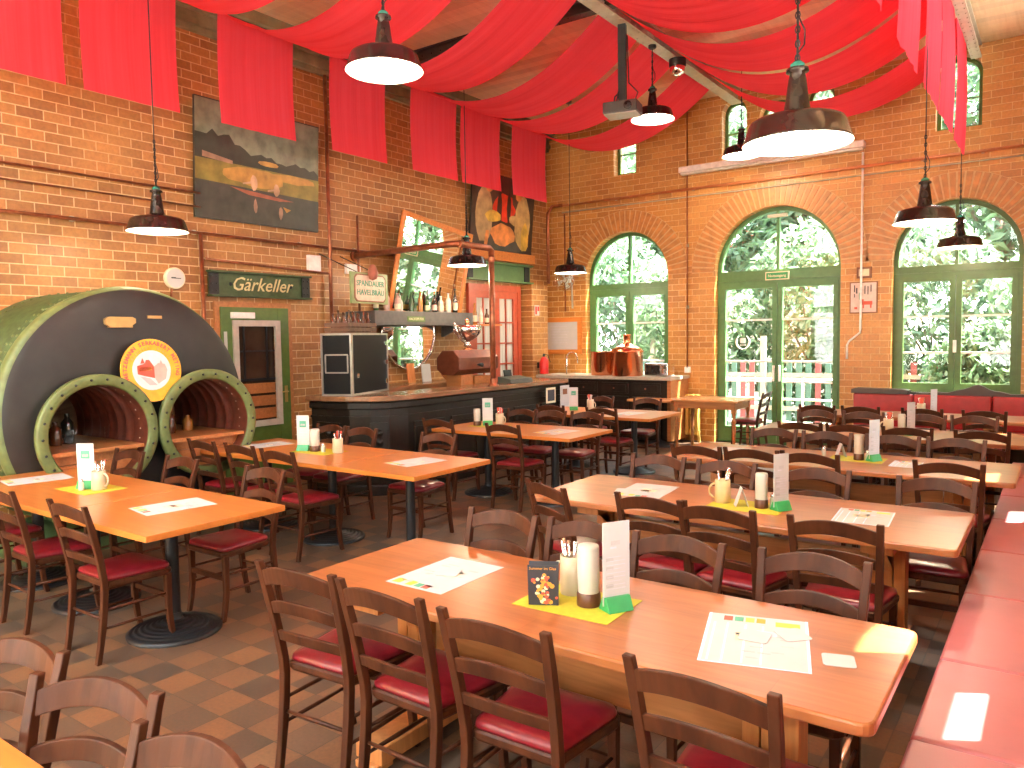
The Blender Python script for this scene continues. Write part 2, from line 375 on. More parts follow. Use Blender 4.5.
def voussoirs(n_, cx, r0, r1, zs, n, y=YB, drop=2):
    mb = MB(); mo = MB()
    k = n + 2*drop
    for i in range(-drop, n+drop):
        if 0 <= i < n:
            a0 = PI*i/n + .012; a1 = PI*(i+1)/n - .012
            p = [(cx - r*math.cos(a), zs + r*math.sin(a)) for r, a in ((r0,a0),(r1,a0),(r1,a1),(r0,a1))]
            mb.prism(p, y-.012, y+.01, 'xz')
    for i in range(n):
        a0 = PI*i/n; a1 = PI*(i+1)/n
        p = [(cx - r*math.cos(a), zs + r*math.sin(a)) for r, a in ((r0,a0),(r1+.008,a0),(r1+.008,a1),(r0,a1))]
        mb.prism(p, y-.005, y+.01, 'xz', mat=1)
    return struct(mb.build('trim_%d' % n_, [B_A, B_M]))
voussoirs(1, -6.15, .80, 1.14, 2.745, 34); voussoirs(2, -3.605, .965, 1.33, 2.74, 42); voussoirs(3, -1.195, .785, 1.12, 2.755, 34)

# ------------------------------------------------------------------ windows
def arch_frame(mb, x0, x1, zb, zs, w, y0, y1, P='xz', mat=0):
    """open arched frame: two posts, arch, bottom rail; w = width"""
    o = [(x0, zb)] + arch_pts(x0, x1, zs) + [(x1, zb)]
    i = [(x0+w, zb)] + [(a, b) for a, b in arch_pts(x0+w, x1-w, zs)] + [(x1-w, zb)]
    for k in range(len(o)-1):
        mb.prism([o[k], o[k+1], i[k+1], i[k]], y0, y1, P, mat)
    mb.prism([(x0+w, zb), (x1-w, zb), (x1-w, zb+w), (x0+w, zb+w)], y0, y1, P, mat)
def make_window(name, x0, x1, zb, zs, y, door=False, P='xz', bars=(1.95, 1.45), sgn=1, mat=M_GREEN, sill=True, handle=True, tr=(2.51,2.655)):
    root = empty(name); root['kind'] = 'structure'
    ya, yb = (y, y+.09*sgn)
    fr = MB(); arch_frame(fr, x0, x1, zb, zs, .06, ya, yb, P)
    cx = (x0+x1)/2
    fr.prism([(x0, tr[0]), (x1, tr[0]), (x1, tr[1]), (x0, tr[1])], ya-.01*sgn, yb, P)
    fr.prism([(x0, tr[0]+.05), (x1, tr[0]+.05), (x1, tr[0]+.075), (x0, tr[0]+.075)], ya-.03*sgn, yb, P)
    fr.build('window_frame', mat, root)
    m = MB(); m.prism([(cx-.02, tr[1]), (cx+.02, tr[1]), (cx+.02, zs+(x1-x0)/2-.05), (cx-.02, zs+(x1-x0)/2-.05)], ya, yb, P); m.build('mullion', mat, root)
    for (a, b) in ((x0+.06, cx-.004), (cx+.004, x1-.06)):
        sa = MB(); w = .07
        z0 = zb + (.02 if door else .06); z1 = tr[0]
        bot = .24 if door else .08
        for q in (((a,z0),(a+w,z0),(a+w,z1),(a,z1)), ((b-w,z0),(b,z0),(b,z1),(b-w,z1)), ((a+w,z0),(b-w,z0),(b-w,z0+bot),(a+w,z0+bot)), ((a+w,z1-w),(b-w,z1-w),(b-w,z1),(a+w,z1))):
            sa.prism(list(q), ya-.015*sgn, yb-.02*sgn, P)
        so = sa.build('sash' if not door else 'door_leaf', mat, root)
        bm = MB()
        for zz in bars: bm.prism([(a+w, zz-.014), (b-w, zz-.014), (b-w, zz+.014), (a+w, zz+.014)], ya+.01*sgn, yb-.03*sgn, P)
        if door: bm.prism([(a+w, .98), (b-w, .98), (b-w, 1.0), (a+w, 1.0)], ya+.01*sgn, yb-.03*sgn, P)
        bm.build('glazing_bar', M_WHITE, so)
        pm = MB(); yy = (ya+yb)/2; pm.prism([(a+w, z0+bot), (b-w, z0+bot), (b-w, z1-w), (a+w, z1-w)], yy, yy+.005*sgn, P); pm.build('pane', M_GLASS, so)
    pts = arch_pts(x0+.06, x1-.06, zs)
    pm = MB(); pm.prism([(x0+.06, tr[1])] + pts + [(x1-.06, tr[1])], (ya+yb)/2, (ya+yb)/2+.005*sgn, P); pm.build('pane', M_GLASS, root)
    if handle:
        h = MB(); h.prism([(cx-.02,1.45),(cx+.02,1.45),(cx+.02,1.62),(cx-.02,1.62)] if not door else [(cx-.06,1.0),(cx-.03,1.0),(cx-.03,1.25),(cx-.06,1.25)], ya-.05*sgn, ya-.012*sgn, P)
        if door: h.prism([(cx+.03,1.0),(cx+.06,1.0),(cx+.06,1.25),(cx+.03,1.25)], ya-.05*sgn, ya-.012*sgn, P)
        h.build('handle', M_WHITE, root, bevel=.006)
    if sill:
        k = MB(); k.prism([(x0-.03, zb-.04), (x1+.03, zb-.04), (x1+.03, zb+.012), (x0-.03, zb+.012)], y-.16*sgn if P=='xz' else y-.16*sgn, y+.02*sgn, P); k.build('window_sill', M_WHITE, root)
    return root
YW = YB + .15
M_GW1 = plain('bright green window paint', (.075,.19,.06), .4)
make_window('window_1', -6.94, -5.36, .9, 2.745, YW, bars=(1.965, 1.31), mat=M_GW1, handle=False)
d = make_window('door_1', -4.56, -2.65, .0, 2.74, YW, door=True, bars=(1.965, 1.31), mat=M_GW1, sill=False, tr=(2.53,2.74))
# closer and the small green exit plate on the door transom
MB().bb(-3.75,-3.45,YW-.06,YW-.012,3.53,3.58).build('door_closer', M_STEEL, d, bevel=.004)
mb = MB().bb(-3.78,-3.42,YW-.05,YW-.028,2.575,2.70, 1); mb.bb(-3.765,-3.435,YW-.053,YW-.05,2.59,2.685, 0)
text(mb, 'Notausgang', .058, T(-3.6, YW-.055, 2.637) @ FACE_NY, 1, bold=.0006)
mb.build('exit_plate', [M_GPLAST, M_CREAM], d)
# wreath mark etched on the left door pane
mb = MB()
for s_ in (-1, 1):
    pts = [(-4.16 + s_*.105*math.sin(a), YW+.035, 1.62 - .115*math.cos(a)) for a in [i*PI*.8/10 for i in range(11)]]
    mb.tube(pts, [.004+.012*math.sin(PI*i/10) for i in range(11)], 6)
mb.bb(-4.20,-4.12,YW+.034,YW+.038,1.60,1.68); mb.bb(-4.21,-4.11,YW+.034,YW+.038,1.56,1.575)
mb.build('wreath_decal', M_WHITE, d)
make_window('window_2', -1.97, -.42, .88, 2.755, YW, bars=(1.95, 1.445), mat=plain('olive green window paint', (.055,.115,.018), .4))
for i, (x0, x1, sl, sp, ri) in enumerate(UP):
    r = empty('window_%d' % (3+i)); r['kind'] = 'structure'
    fr = MB(); o = [(x0, sl)] + arch_pts(x0, x1, sp, ri) + [(x1, sl)]; w = .05
    n_ = [(x0+w, sl+w)] + arch_pts(x0+w, x1-w, sp, ri-w) + [(x1-w, sl+w)]
    for k in range(len(o)-1): fr.prism([o[k], o[k+1], n_[k+1], n_[k]], YW, YW+.06)
    fr.prism([o[-1], o[0], n_[0], n_[-1]], YW, YW+.06)
    fr.build('window_frame', M_GREEND, r)
    g = MB().prism([(x0+w, (sl+sp)/2+.05), (x1-w, (sl+sp)/2+.05), (x1-w, (sl+sp)/2+.07), (x0+w, (sl+sp)/2+.07)], YW+.01, YW+.05); g.build('glazing_bar', M_GREEND, r)
    MB().prism(n_, YW+.03, YW+.035).build('pane', M_GLASS, r)
def small_window(name, x0, x1, sl, sp, ri, y, P, sgn=1, bars=(), w=.05):
    r = empty(name); r['kind'] = 'structure'; ri = (x1-x0)/2 if ri is None else ri
    fr = MB(); o = [(x0, sl)] + arch_pts(x0, x1, sp, ri) + [(x1, sl)]
    n_ = [(x0+w, sl+w)] + arch_pts(x0+w, x1-w, sp, ri-w) + [(x1-w, sl+w)]
    for k in range(len(o)-1): fr.prism([o[k], o[k+1], n_[k+1], n_[k]], y, y+.06*sgn, P)
    fr.prism([o[-1], o[0], n_[0], n_[-1]], y, y+.06*sgn, P); fr.build('window_frame', M_GREEND, r)
    for zz, h in bars: MB().prism([(x0+w, zz), (x1-w, zz), (x1-w, zz+h), (x0+w, zz+h)], y+.01*sgn, y+.05*sgn, P).build('glazing_bar', M_GREEND, r)
    MB().prism(n_, y+.03*sgn, y+.035*sgn, P).build('pane', M_GLASS, r)
wi = [8]
def nxt(): wi[0] += 1; return 'window_%d' % (wi[0]-1)
for i, (a, b, sl, sp, ri) in enumerate(RW): small_window(nxt(), a, b, sl, sp, ri, XR+.15, 'yz', 1, ((1.62,.24),(2.12,.30)))  # wide bars shaped to cut the sun patches on bench and table
for (a, b, sl, sp, ri) in RU: small_window(nxt(), a, b, sl, sp, ri, XR+.15, 'yz')
for (a, b, sl, sp, ri) in FU: small_window(nxt(), a, b, sl, sp, ri, YF-.15, 'xz', -1)
added_skylight = empty(nxt()); added_skylight['kind'] = 'structure'  # unseen skylight added so sun on the rear floor brightens cloths and ceiling
m_ = MB()
for k in range(10): m_.bb(-7.0+k*.7-.03, -7.0+k*.7+.03, -3.3, -.8, ZC+.02, ZC+.12)
m_.build('window_frame', M_GREEND, added_skylight); MB().bb(-7.0,-.7,-3.3,-.8,ZC+.14,ZC+.146).build('pane', M_GLASS, added_skylight)
struct(MB().bb(XR+TH, XR+1.0, YF-.3, YB+.3, 5.5, 5.62).build('roof_sun_block', M_PINEX))  # unseen overhang added to keep sun out of the upper right windows
for i, (a, b, sl, sp, ri) in enumerate(FW):
    make_window(nxt(), a, b, sl, sp, YF-.15, sgn=-1, handle=False)

# cornice, baseboards, ceiling beams
mb = MB()
for k, (dx, z0, z1) in enumerate(((.06,5.10,5.16),(.10,5.16,5.22),(.07,5.22,5.30),(.14,5.30,5.38),(.20,5.38,5.5))):
    mb.bb(XL, XL+dx, YF, YB, z0, z1)
struct(mb.build('trim_4', plain('weathered green grey cornice', (.24,.24,.13), .6, var=.3, scale=5)))
def ibeam(name, label, p0, p1, h, w, m, rivets=True, grp=None):
    mb = MB(); p0 = Vector(p0); p1 = Vector(p1); L = (p1-p0).length; a = math.atan2((p1-p0).y, (p1-p0).x)
    M = T(*p0) @ RZ(a)
    mb.bb(0, L, -w/2, w/2, 0, .02, 0, M); mb.bb(0, L, -w/2, w/2, h-.02, h, 0, M); mb.bb(0, L, -.012, .012, .02, h-.02, 0, M)
    if rivets:
        n = int(L/.16)
        for i in range(n):
            for sy in (-1, 1):
                mb.lathe([(.013,0),(.009,-.008),(0,-.011)], 6, 0, M @ T(.08+i*.16, sy*w*.3, 0), caps=False)
                mb.box((.08+i*.16, sy*.018, h*.5), (.02,.012,.02), 0, M)
    o = mb.build(name, m)
    return tag(o, label, 'beam', grp, 'structure')
ibeam('ceiling_beam', 'beige riveted steel ridge beam carrying the cloth swags', (-4.2, YF, 5.32), (-4.2, YB, 5.32), .18, .17, M_STEEL)
ibeam('ceiling_beam', 'beige steel side beam where the red cloth ends hang down', (-1.0, YF, 5.32), (-1.0, YB, 5.32), .18, .12, M_STEEL)
for y, w_ in ((-.6, 'behind the camera'), (3.35, 'above the nearer red swags'), (7.7, 'above the aisle lamp')):
    ibeam('ceiling_rafter', 'dark brown riveted rafter under the cream ceiling ' + w_, (XL, y, 5.34), (XR, y, 5.34), .16, .13, M_DSTEEL, grp='dark rafters under the ceiling')

# ------------------------------------------------------------------ pipes on the walls
def pipe(name, label, pts, r, m, clips=()):
    o = MB().tube(pts, r, 8).build(name, m); tag(o, label, 'pipe')
    if clips:
        for p in clips: MB().box(p, (.035,.035,.05)).build('pipe_clip', M_STEEL, o)
    return o
pipe('copper_pipe', 'long copper pipe running above the three arched openings', [(-7.5,YB-.07,4.095),(.3,YB-.07,4.095)], .022, plain('bright copper tube', (.62,.24,.10), .35, .5), [(x,YB-.04,4.095) for x in (-6.3,-4.9,-3.2,-1.6,-.9)])
pipe('conduit', 'thin grey conduit just below the copper pipe', [(-7.4,YB-.03,3.98),(-4.9,YB-.03,3.98),(.3,YB-.03,3.98)], .010, M_STEEL)
pipe('conduit', 'thin brown vertical conduit between bar window and garden door', [(-5.01,YB-.03,ZC),(-5.01,YB-.03,1.2)], .012, M_COPPIPE, [(-5.01,YB-.02,z) for z in (2.2,3.2)])
pipe('conduit', 'white dog-legged conduit dropping past the small framed poster', [(-2.36,YB-.047,4.3),(-2.365,YB-.047,1.8),(-2.37,YB-.045,1.74),(-2.52,YB-.02,1.62),(-2.55,YB-.016,1.56),(-2.55,YB-.016,1.36)], .016, M_WHITE)
pipe('conduit', 'brown conduit in the corner beside the framed whiteboard', [(-7.35,YB-.03,3.95),(-7.35,YB-.03,2.2)], .013, M_COPPIPE)
pipe('copper_pipe', 'upper thin pipe on the long brick wall passing behind the river painting', [(XL+.05,YF,3.37),(XL+.05,4.95,3.37)], .013, M_COPPIPE)
pipe('copper_pipe', 'middle thin pipe below the upper one on the long wall', [(XL+.05,YF,3.24),(XL+.05,4.95,3.22)], .009, M_COPPIPE)
pipe('copper_pipe', 'lower brown pipe running along the wall above boiler and cellar door', [(XL+.05,YF,2.95),(XL+.05,9.2,2.93)], .018, M_COPPIPE, [(XL+.03,y,2.94) for y in (3.6,4.87,6.3,7.2)])
pipe('copper_pipe', 'vertical brown pipe between boiler and cellar door', [(XL+.06,4.93,2.94),(XL+.06,4.95,.2)], .022, M_COPPIPE)
pipe('copper_pipe', 'short brown pipe crossing above the cellar door sign', [(XL+.06,4.98,2.66),(XL+.06,6.75,2.60)], .014, M_COPPIPE)
pipe('copper_pipe', 'vertical brown pipe on the wall beside the flight case', [(XL+.07,6.75,5.1),(XL+.07,6.75,.9)], .024, M_COPPIPE)
pipe('copper_pipe', 'vertical brown pipe behind the crate of bottles', [(XL+.06,7.25,3.4),(XL+.06,7.25,2.0)], .016, M_COPPIPE)
pipe('corner_pipe', 'dark pipe with elbow in the room corner beside the second painting', [(-7.55,11.72,2.7),(-7.55,11.72,3.95),(-7.5,11.8,4.08),(-7.35,11.9,4.1)], .03, M_COPPIPE)

# ------------------------------------------------------------------ boiler
bo = empty('boiler', (-6.6, 3.5, 0))
BC = Vector((0, 0.03, 1.15)); BR = 1.07
Mx = T(*BC) @ RY(PI/2)            # lathe axis -> +x
rv = MB().lathe([(BR,-1.2),(BR,-.02),(BR-.02,.0)], 72, 0, Mx, caps=False)
MB().lathe([(BR+.012,-.10),(BR+.02,-.03),(BR+.0,.012),(BR-.05,.02)], 72, 0, Mx, caps=False).build('rim', M_OLIVE, bo, fix=False)
for ring in (-.16, -.24, -.95):
    for i in range(84):
        a = 2*PI*i/84
        rv.lathe([(.014,0),(.011,.008),(0,.012)], 6, 1, T(*BC) @ RX(a) @ T(ring, 0, BR), caps=False)
rv.build('side_shell', [M_GTANK, M_OLIVE], bo, fix=False)
# front plate with two round openings, domed edge
rings = [(0.41, -.36), (0.41, .63)]
HC = [( -.39, 1.01), (.60, 1.01)]   # hole centres (y,z) relative to root
HR = .40
face = MB()
N = 96
# plate grid with holes: radial sampled fans
import bmesh
def plate():
    bm = bmesh.new()
    M2 = [BC.y, BC.z]
    n = 60; st = 2*BR/n
    def dome(y, z):
        r = math.hypot(y-M2[0], z-M2[1])/BR
        return .02 + .10*math.sqrt(max(0, 1-r**2.5)) 
    gv = {}
    def V(i, j):
        if (i, j) in gv: return gv[(i, j)]
        y = -BR + i*st; z = -BR + j*st
        # map the square onto the disc
        u, v_ = y/BR, z/BR
        dy = u*math.sqrt(1-v_*v_/2); dz = v_*math.sqrt(1-u*u/2)
        Y = M2[0]+dy*BR*.985; Z = M2[1]+dz*BR*.985
        for (hy, hz) in HC:
            q = math.hypot(Y-hy, Z-hz)
            if q < HR+.035 and q > HR-.06 and q > 1e-5: 
                Y = hy+(Y-hy)*HR/q; Z = hz+(Z-hz)*HR/q
        gv[(i, j)] = bm.verts.new((dome(Y, Z), Y, Z)); return gv[(i, j)]
    for i in range(n):
        for j in range(n):
            y = -BR+(i+.5)*st; z = -BR+(j+.5)*st
            u, v_ = y/BR, z/BR
            Y = M2[0]+u*math.sqrt(1-v_*v_/2)*BR*.985; Z = M2[1]+v_*math.sqrt(1-u*u/2)*BR*.985
            if any(math.hypot(Y-hy, Z-hz) < HR for hy, hz in HC): continue
            f = bm.faces.new([V(i,j), V(i+1,j), V(i+1,j+1), V(i,j+1)]); f.smooth = True
    me = bpy.data.meshes.new('front_plate'); bm.to_mesh(me); bm.free(); me.materials.append(M_TANK)
    o = bpy.data.objects.new('front_plate', me); COL.objects.link(o); o.parent = bo
plate()
for k, (hy, hz) in enumerate(HC):
    Mh = T(0, hy, hz) @ RY(PI/2)
    fl = MB().lathe([(HR,.238),(HR,.25),(HR+.015,.262),(HR+.075,.262),(HR+.09,.25),(HR+.09,.21),(HR+.02,.20),(HR+.02,.02)], 64, 0, Mh, caps=False)
    for i in range(22):
        a = 2*PI*i/22
        fl.lathe([(.011,0),(.011,.008),(0,.012)], 6, 1, T(.262, hy+(HR+.047)*math.cos(a), hz+(HR+.047)*math.sin(a)) @ RY(PI/2), caps=False)
    fl.build('porthole_flange', [M_OLIVE, M_IRON], bo, fix=False)
    prof = []
    x = .16
    prof = [(HR,.239)]
    for i in range(7):
        x0 = .02 - i*.15
        prof += [(HR, x0+.02), (HR+.03, x0-.03), (HR+.03, x0-.09), (HR, x0-.13)]
    tn = MB().lathe(prof, 56, 0, Mh, caps=False)
    for i in range(30):
        a = 2*PI*i/30
        tn.lathe([(.007,0),(.005,.004),(0,.005)], 6, 1, T(.12, hy+(HR)*math.cos(a), hz+(HR)*math.sin(a)) @ RX(a) @ RX(PI/2), caps=False)
    tn.build('porthole_tunnel', [M_RUST, M_STEEL], bo, fix=False)
    wb = MB(); mr = wood('tunnel back mural', (.12,.06,.03), (.42,.30,.17), .6, (6,6,6), scale=.8)
    wb.lathe([(HR+.02, -1.02), (0, -1.019)], 40, 0, Mh, caps=False)
    wb.build('tunnel_back_panel', mr, bo, fix=False)
    ta = MB(); w_ = math.sqrt(HR**2-.12**2)
    ta.bb(-.95, .22, hy-w_+.01, hy+w_-.01, hz-.15, hz-.12); ta.build('plank_shelf', M_PINEX, bo)
    fp = MB()
    for q in range(3): fp.bb(.10, .13, hy-.36+.05*q, hy+.36-.05*q, hz-.235-q*.085, hz-.155-q*.085)
    fp.build('plank_front', M_PINEX, bo)
    MB().bb(-.3,-.29, hy-.3, hy+.3, hz-.12, hz-.0).build('glass_screen', M_GLASS, bo)
    # a few jars on the shelf inside
for (x_, y_, h, m) in ((-6.9, 3.0, .2, 1), (-6.95, 3.12, .26, 4), (-6.85, 4.0, .22, 1), (-6.92, 4.22, .15, 5)):
    o = MB().lathe([(.045,0),(.05,.02),(.05,h*.7),(.02,h*.85),(.02,h)], 14, 0).build('jar', M_BG[m]); o.location = (x_, y_, .89)
    tag(o, 'dark %s jar on the plank shelf inside the %s boiler porthole' % ({.2:'small brown',.26:'tall black',.22:'brown',.15:'short amber'}[h], 'left' if y_ < 3.5 else 'right'), 'jar', 'jars inside the boiler portholes')
# base skirt
MB().bb(-1.1,.02,-.9,.95,.0,.16).build('base', M_GTANK, bo)
pl = MB().prism([(-.17,.76),(.03,.76),(.03,.78),(.06,.80),(.06,.835),(.03,.85),(-.17,.85),(-.20,.83),(-.20,.79),(-.17,.77)], .07, .125, 'yz', 0, T(0,-.05,1.15-.03)); pl.bb(.05,.10,.13,.26,1.96,1.985)
pl.build('brass_nameplate', plain('brass', (.55,.33,.12), .4, .6), bo)
tag(bo, 'huge dark riveted boiler with two green-rimmed portholes standing against the brick wall', 'boiler')
# round yellow enamel sign
Ms = T(-6.4, 3.59, 1.51) @ RY(math.radians(-4))
rs = MB(); Mz = Ms @ RY(PI/2)
rs.lathe([(.272,-.012),(.272,.0),(.0,.001)], 56, 0, Mz, smooth=False); rs.lathe([(.172,.001),(.172,.0025),(0,.003)], 40, 1, Mz, smooth=False, caps=False)
Fx = Ms @ FACE_X
def ringtext(mb, s_, r, size, a0, a1, mat):
    n = len(s_)
    for i, c in enumerate(s_):
        if c == ' ': continue
        a = math.radians(a0 + (a1-a0)*i/(n-1))
        text(mb, c, size, Fx @ T(r*math.sin(a), r*math.cos(a), .004) @ RZ(-a), mat, depth=.001, bold=.0015)
ringtext(rs, 'METZEMANN SERKABERT METING', .235, .047, -105, 100, 2)
ringtext(rs, 'BRAUEREI  BERLIN', .192, .028, -60, 60, 3)
def flat(mb, pts, z, mat, M): mb.add([(a, b, z) for a, b in pts], [tuple(range(len(pts)))], mat, False, M)
for q, mt in (([(-.13,-.03),(-.13,.04),(-.06,.06),(-.05,.09),(-.02,.09),(0,.06),(.02,.03),(.02,-.07),(-.06,-.05)], 2), ([(.02,.03),(.06,.06),(.12,.05),(.14,.0),(.12,-.08),(.05,-.12),(.02,-.07)], 4), ([(-.11,-.05),(-.02,-.07),(.04,-.13),(-.03,-.13)], 5), ([(-.12,-.01),(.0,.0),(.0,.03),(-.12,.03)], 3), ([(-.10,.06),(-.08,.11),(-.06,.06)], 2), ([(.07,.05),(.085,.09),(.10,.05)], 4)):
    flat(rs, q, .0045, mt, Fx)
rs.build('enamel_sign', [plain('yellow enamel', (.85,.42,.03), .25), plain('sky enamel', (.72,.70,.70), .3), INK['red'], INK['orange'], INK['pink'], INK['grey']])
o = bpy.data.objects['enamel_sign']; tag(o, 'round yellow enamel sign with ring of red letters leaning on boiler front', 'sign')

# ------------------------------------------------------------------ chair
def seat_outline(wf, wb, d, rr=.05):
    pts = []
    cs = [(wf-rr, d-rr*1.2, 0), (-(wf-rr), d-rr*1.2, PI/2), (-(wb-rr*.6), -d+rr, PI), (wb-rr*.6, -d+rr, 3*PI/2)]
    for k, (cx, cy, a0) in enumerate(cs):
        r = rr if k < 2 else rr*.6
        for i in range(5): pts.append((cx + r*math.cos(a0+i*PI/8), cy + r*1.1*math.sin(a0+i*PI/8)))
    # bow the front edge
    return pts
def make_chair():
    root = empty('dining_chair')
    out = seat_outline(.215, .18, .20)
    def layer(k, z): return [(x*k, y*k, z) for x, y in out]
    def loft(mb, layers, smooth=True, cap=True):
        n = len(out); vs = [p for l in layers for p in l]
        fs = [(i*n+k, i*n+(k+1)%n, (i+1)*n+(k+1)%n, (i+1)*n+k) for i in range(len(layers)-1) for k in range(n)]
        if cap: fs += [tuple(reversed(range(n))), tuple((len(layers)-1)*n+k for k in range(n))]
        mb.add(vs, fs, 0, smooth)
    fr = MB(); loft(fr, [layer(.97,.405), layer(1,.415), layer(1,.435), layer(.96,.442)], False); fr.build('seat_frame', M_CHAIR, root)
    cu = MB(); loft(cu, [layer(.95,.442), layer(.965,.452), layer(.94,.468), layer(.80,.480), layer(.5,.487), layer(.15,.489)]); cu.build('seat_cushion', M_SEAT, root)
    def rear(z):   # post centre (x,y) at height z
        y = -.195 - .05*max(0,(.42-z)/.42)**1.6 - .095*max(0,(z-.42)/.46)**1.35
        x = .178 - .004*(.42-z)/.42 if z < .42 else .178 + .02*(z-.42)/.46
        return x, y
    for s_ in (-1, 1):
        mb = MB(); zs = [0,.1,.2,.3,.4,.46,.55,.65,.75,.84,.885]
        vs = []
        for z in zs:
            x, y = rear(z); tw = .016; td = .017 if z > .1 else .014
            if z > .8: td = .013
            vs += [(s_*x-tw, y-td, z), (s_*x+tw, y-td, z), (s_*x+tw, y+td, z), (s_*x-tw, y+td, z)]
        fs = [(i*4+k, i*4+(k+1)%4, i*4+4+(k+1)%4, i*4+4+k) for i in range(len(zs)-1) for k in range(4)] + [(3,2,1,0), tuple(len(zs)*4-4+k for k in range(4))]
        mb.add(vs, fs); mb.build('leg', M_CHAIR, root, bevel=.004)
        mb = MB(); zs = [0,.08,.18,.3,.41]; vs = []
        for z in zs:
            sp = .03*max(0,(.2-z)/.2)**1.7; t = .014 + .004*z/.4
            x = .185; y = .165+sp
            vs += [(s_*x-t, y-t, z), (s_*x+t, y-t, z), (s_*x+t, y+t, z), (s_*x-t, y+t, z)]
        fs = [(i*4+k, i*4+(k+1)%4, i*4+4+(k+1)%4, i*4+4+k) for i in range(len(zs)-1) for k in range(4)] + [(3,2,1,0), tuple(len(zs)*4-4+k for k in range(4))]
        mb.add(vs, fs); mb.build('leg', M_CHAIR, root, bevel=.004)
    for k, (zc, h, arch) in enumerate(((.815,.078,.042), (.685,.058,.034), (.565,.05,.022))):
        mb = MB(); n = 12; vs = []
        for i in range(n+1):
            u = -1 + 2*i/n
            x, yb = rear(zc); x = (x-.004)*u
            y = yb - .034*(1-u*u); up = arch*(1-u*u)
            zt = zc + h/2 - .008 + up; zb_ = zc - h/2 + up*.9
            if k == 0: zt = zc + h/2 + up - .012
            for (dy, z) in ((-.009, zb_), (.009, zb_), (.009, zt), (-.009, zt)): vs.append((x, y+dy - (z-zc)*.22, z))
        fs = [(i*4+q, i*4+(q+1)%4, i*4+4+(q+1)%4, i*4+4+q) for i in range(n) for q in range(4)] + [(3,2,1,0), tuple(n*4+q for q in range(4))]
        mb.add(vs, fs); mb.build('backrest_rail', M_CHAIR, root, bevel=.003)
    def rung(p, q, r=.0085): MB().tube([p, tuple((a+b)/2 for a, b in zip(p, q)), q], [r*.8, r*1.15, r*.8], 6).build('stretcher', M_CHAIR, root)
    for s_ in (-1, 1):
        rung((s_*.178,-.2,.19), (s_*.185,.175,.19)); rung((s_*.178,-.2,.29), (s_*.185,.168,.29))
    rung((-.175,-.205,.24), (.175,-.205,.24))
    MB().bb(-.18,.18,.16,.178,.255,.285).build('stretcher', M_CHAIR, root)
    return root
proto = make_chair(); used = [False]
def chair(x, y, facing, label, group):
    """x,y = centre of the top of the backrest; facing: angle of the direction the sitter looks"""
    if used[0]: o = copy_tree(proto)
    else: o = proto; used[0] = True; _kc[proto.name] = kids(proto)
    rz = facing - PI/2
    off = Vector((0, .29, 0)); off.rotate(Matrix.Rotation(rz, 3, 'Z'))
    o.location = (x+off.x, y+off.y, 0); o.rotation_euler = (0,0,rz)
    return tag(o, label, 'chair', group)
N_, S_ = PI/2, -PI/2
ORD = {1:['only'], 2:['first','last'], 3:['first','second','last'], 4:['first','second','third','last'], 5:['first','second','third','fourth','last']}
def row(lst, facing, side, table, group):
    for i, c in enumerate(lst):
        jit = c[2] if len(c) > 2 else random.uniform(-2, 2)
        chair(c[0], c[1], facing + math.radians(jit), 'ladder-back chair, %s from boiler side, %s edge of %s' % (ORD[len(lst)][i], side, table), group)
PT = {1:'the frontmost plank table', 2:'the second plank table', 3:'the third plank table', 4:'the fourth plank table', 5:'the farthest plank table'}
G1 = 'ladder-back chairs around the plank tables'; G2 = 'ladder-back chairs around the pedestal tables'
row([(-2.37,1.86,4),(-1.92,1.86,-1),(-1.41,1.84,1),(-.74,1.83,-2)], N_, 'near', PT[1], G1)
row([(-2.25,3.05),(-1.78,3.06,-4),(-1.32,3.05),(-.77,3.08)], S_, 'far', PT[1], G1)
row([(-2.48,3.78,-24),(-1.79,3.76),(-1.41,3.72,-5),(-.84,3.72)], N_, 'near', PT[2], G1)
row([(-2.35,5.09),(-1.84,5.07),(-1.26,5.08,5),(-.58,5.08)], S_, 'far', PT[2], G1)
row([(-2.32,5.70),(-1.89,5.72),(-1.47,5.74,-5),(-.59,5.76)], N_, 'near', PT[3], G1)
row([(-2.12,7.07),(-1.65,7.03),(-1.13,7.03),(-.67,7.06)], S_, 'far', PT[3], G1)
row([(-2.06,7.68),(-1.61,7.70),(-1.12,7.70),(-.54,7.70)], N_, 'near', PT[4], G1)
row([(-2.22,8.98),(-1.74,9.0),(-1.15,8.98),(-.70,9.02)], S_, 'far', PT[4], G1)
row([(-2.38,9.62),(-1.90,9.64),(-1.26,9.66),(-.66,9.66)], N_, 'near', PT[5], G1)
row([(-5.98,1.93),(-5.22,1.93),(-4.40,1.95)], N_, 'near', 'the pedestal tables before the boiler', G2)
row([(-6.12,3.22),(-5.37,3.22),(-4.40,3.24)], S_, 'far', 'the pedestal tables before the boiler', G2)
row([(-6.17,3.88),(-5.62,3.88),(-5.04,3.82)], N_, 'near', 'the pedestal tables before the bar', G2)
row([(-6.05,5.27),(-5.58,5.25),(-4.60,5.27)], S_, 'far', 'the pedestal tables before the bar', G2)
row([(-5.45,6.22),(-4.54,6.16)], N_, 'near', 'the table along the bar counter', G2)
row([(-5.28,7.58),(-4.88,7.60),(-4.40,7.62)], S_, 'far', 'the table along the bar counter', G2)
row([(-5.28,8.20),(-4.50,8.12)], N_, 'near', 'the table ending the bar', G2)
row([(-5.36,9.68),(-4.62,9.66)], S_, 'far', 'the table ending the bar', G2)
row([(-2.46,.93,14),(-1.99,.93,17),(-1.50,.905,5)], S_, 'far', 'the cropped corner table', G2)
chair(-3.52, 11.40, PI, 'brown ladder-back chair turned sideways at the turned-leg table before the garden door', G2)

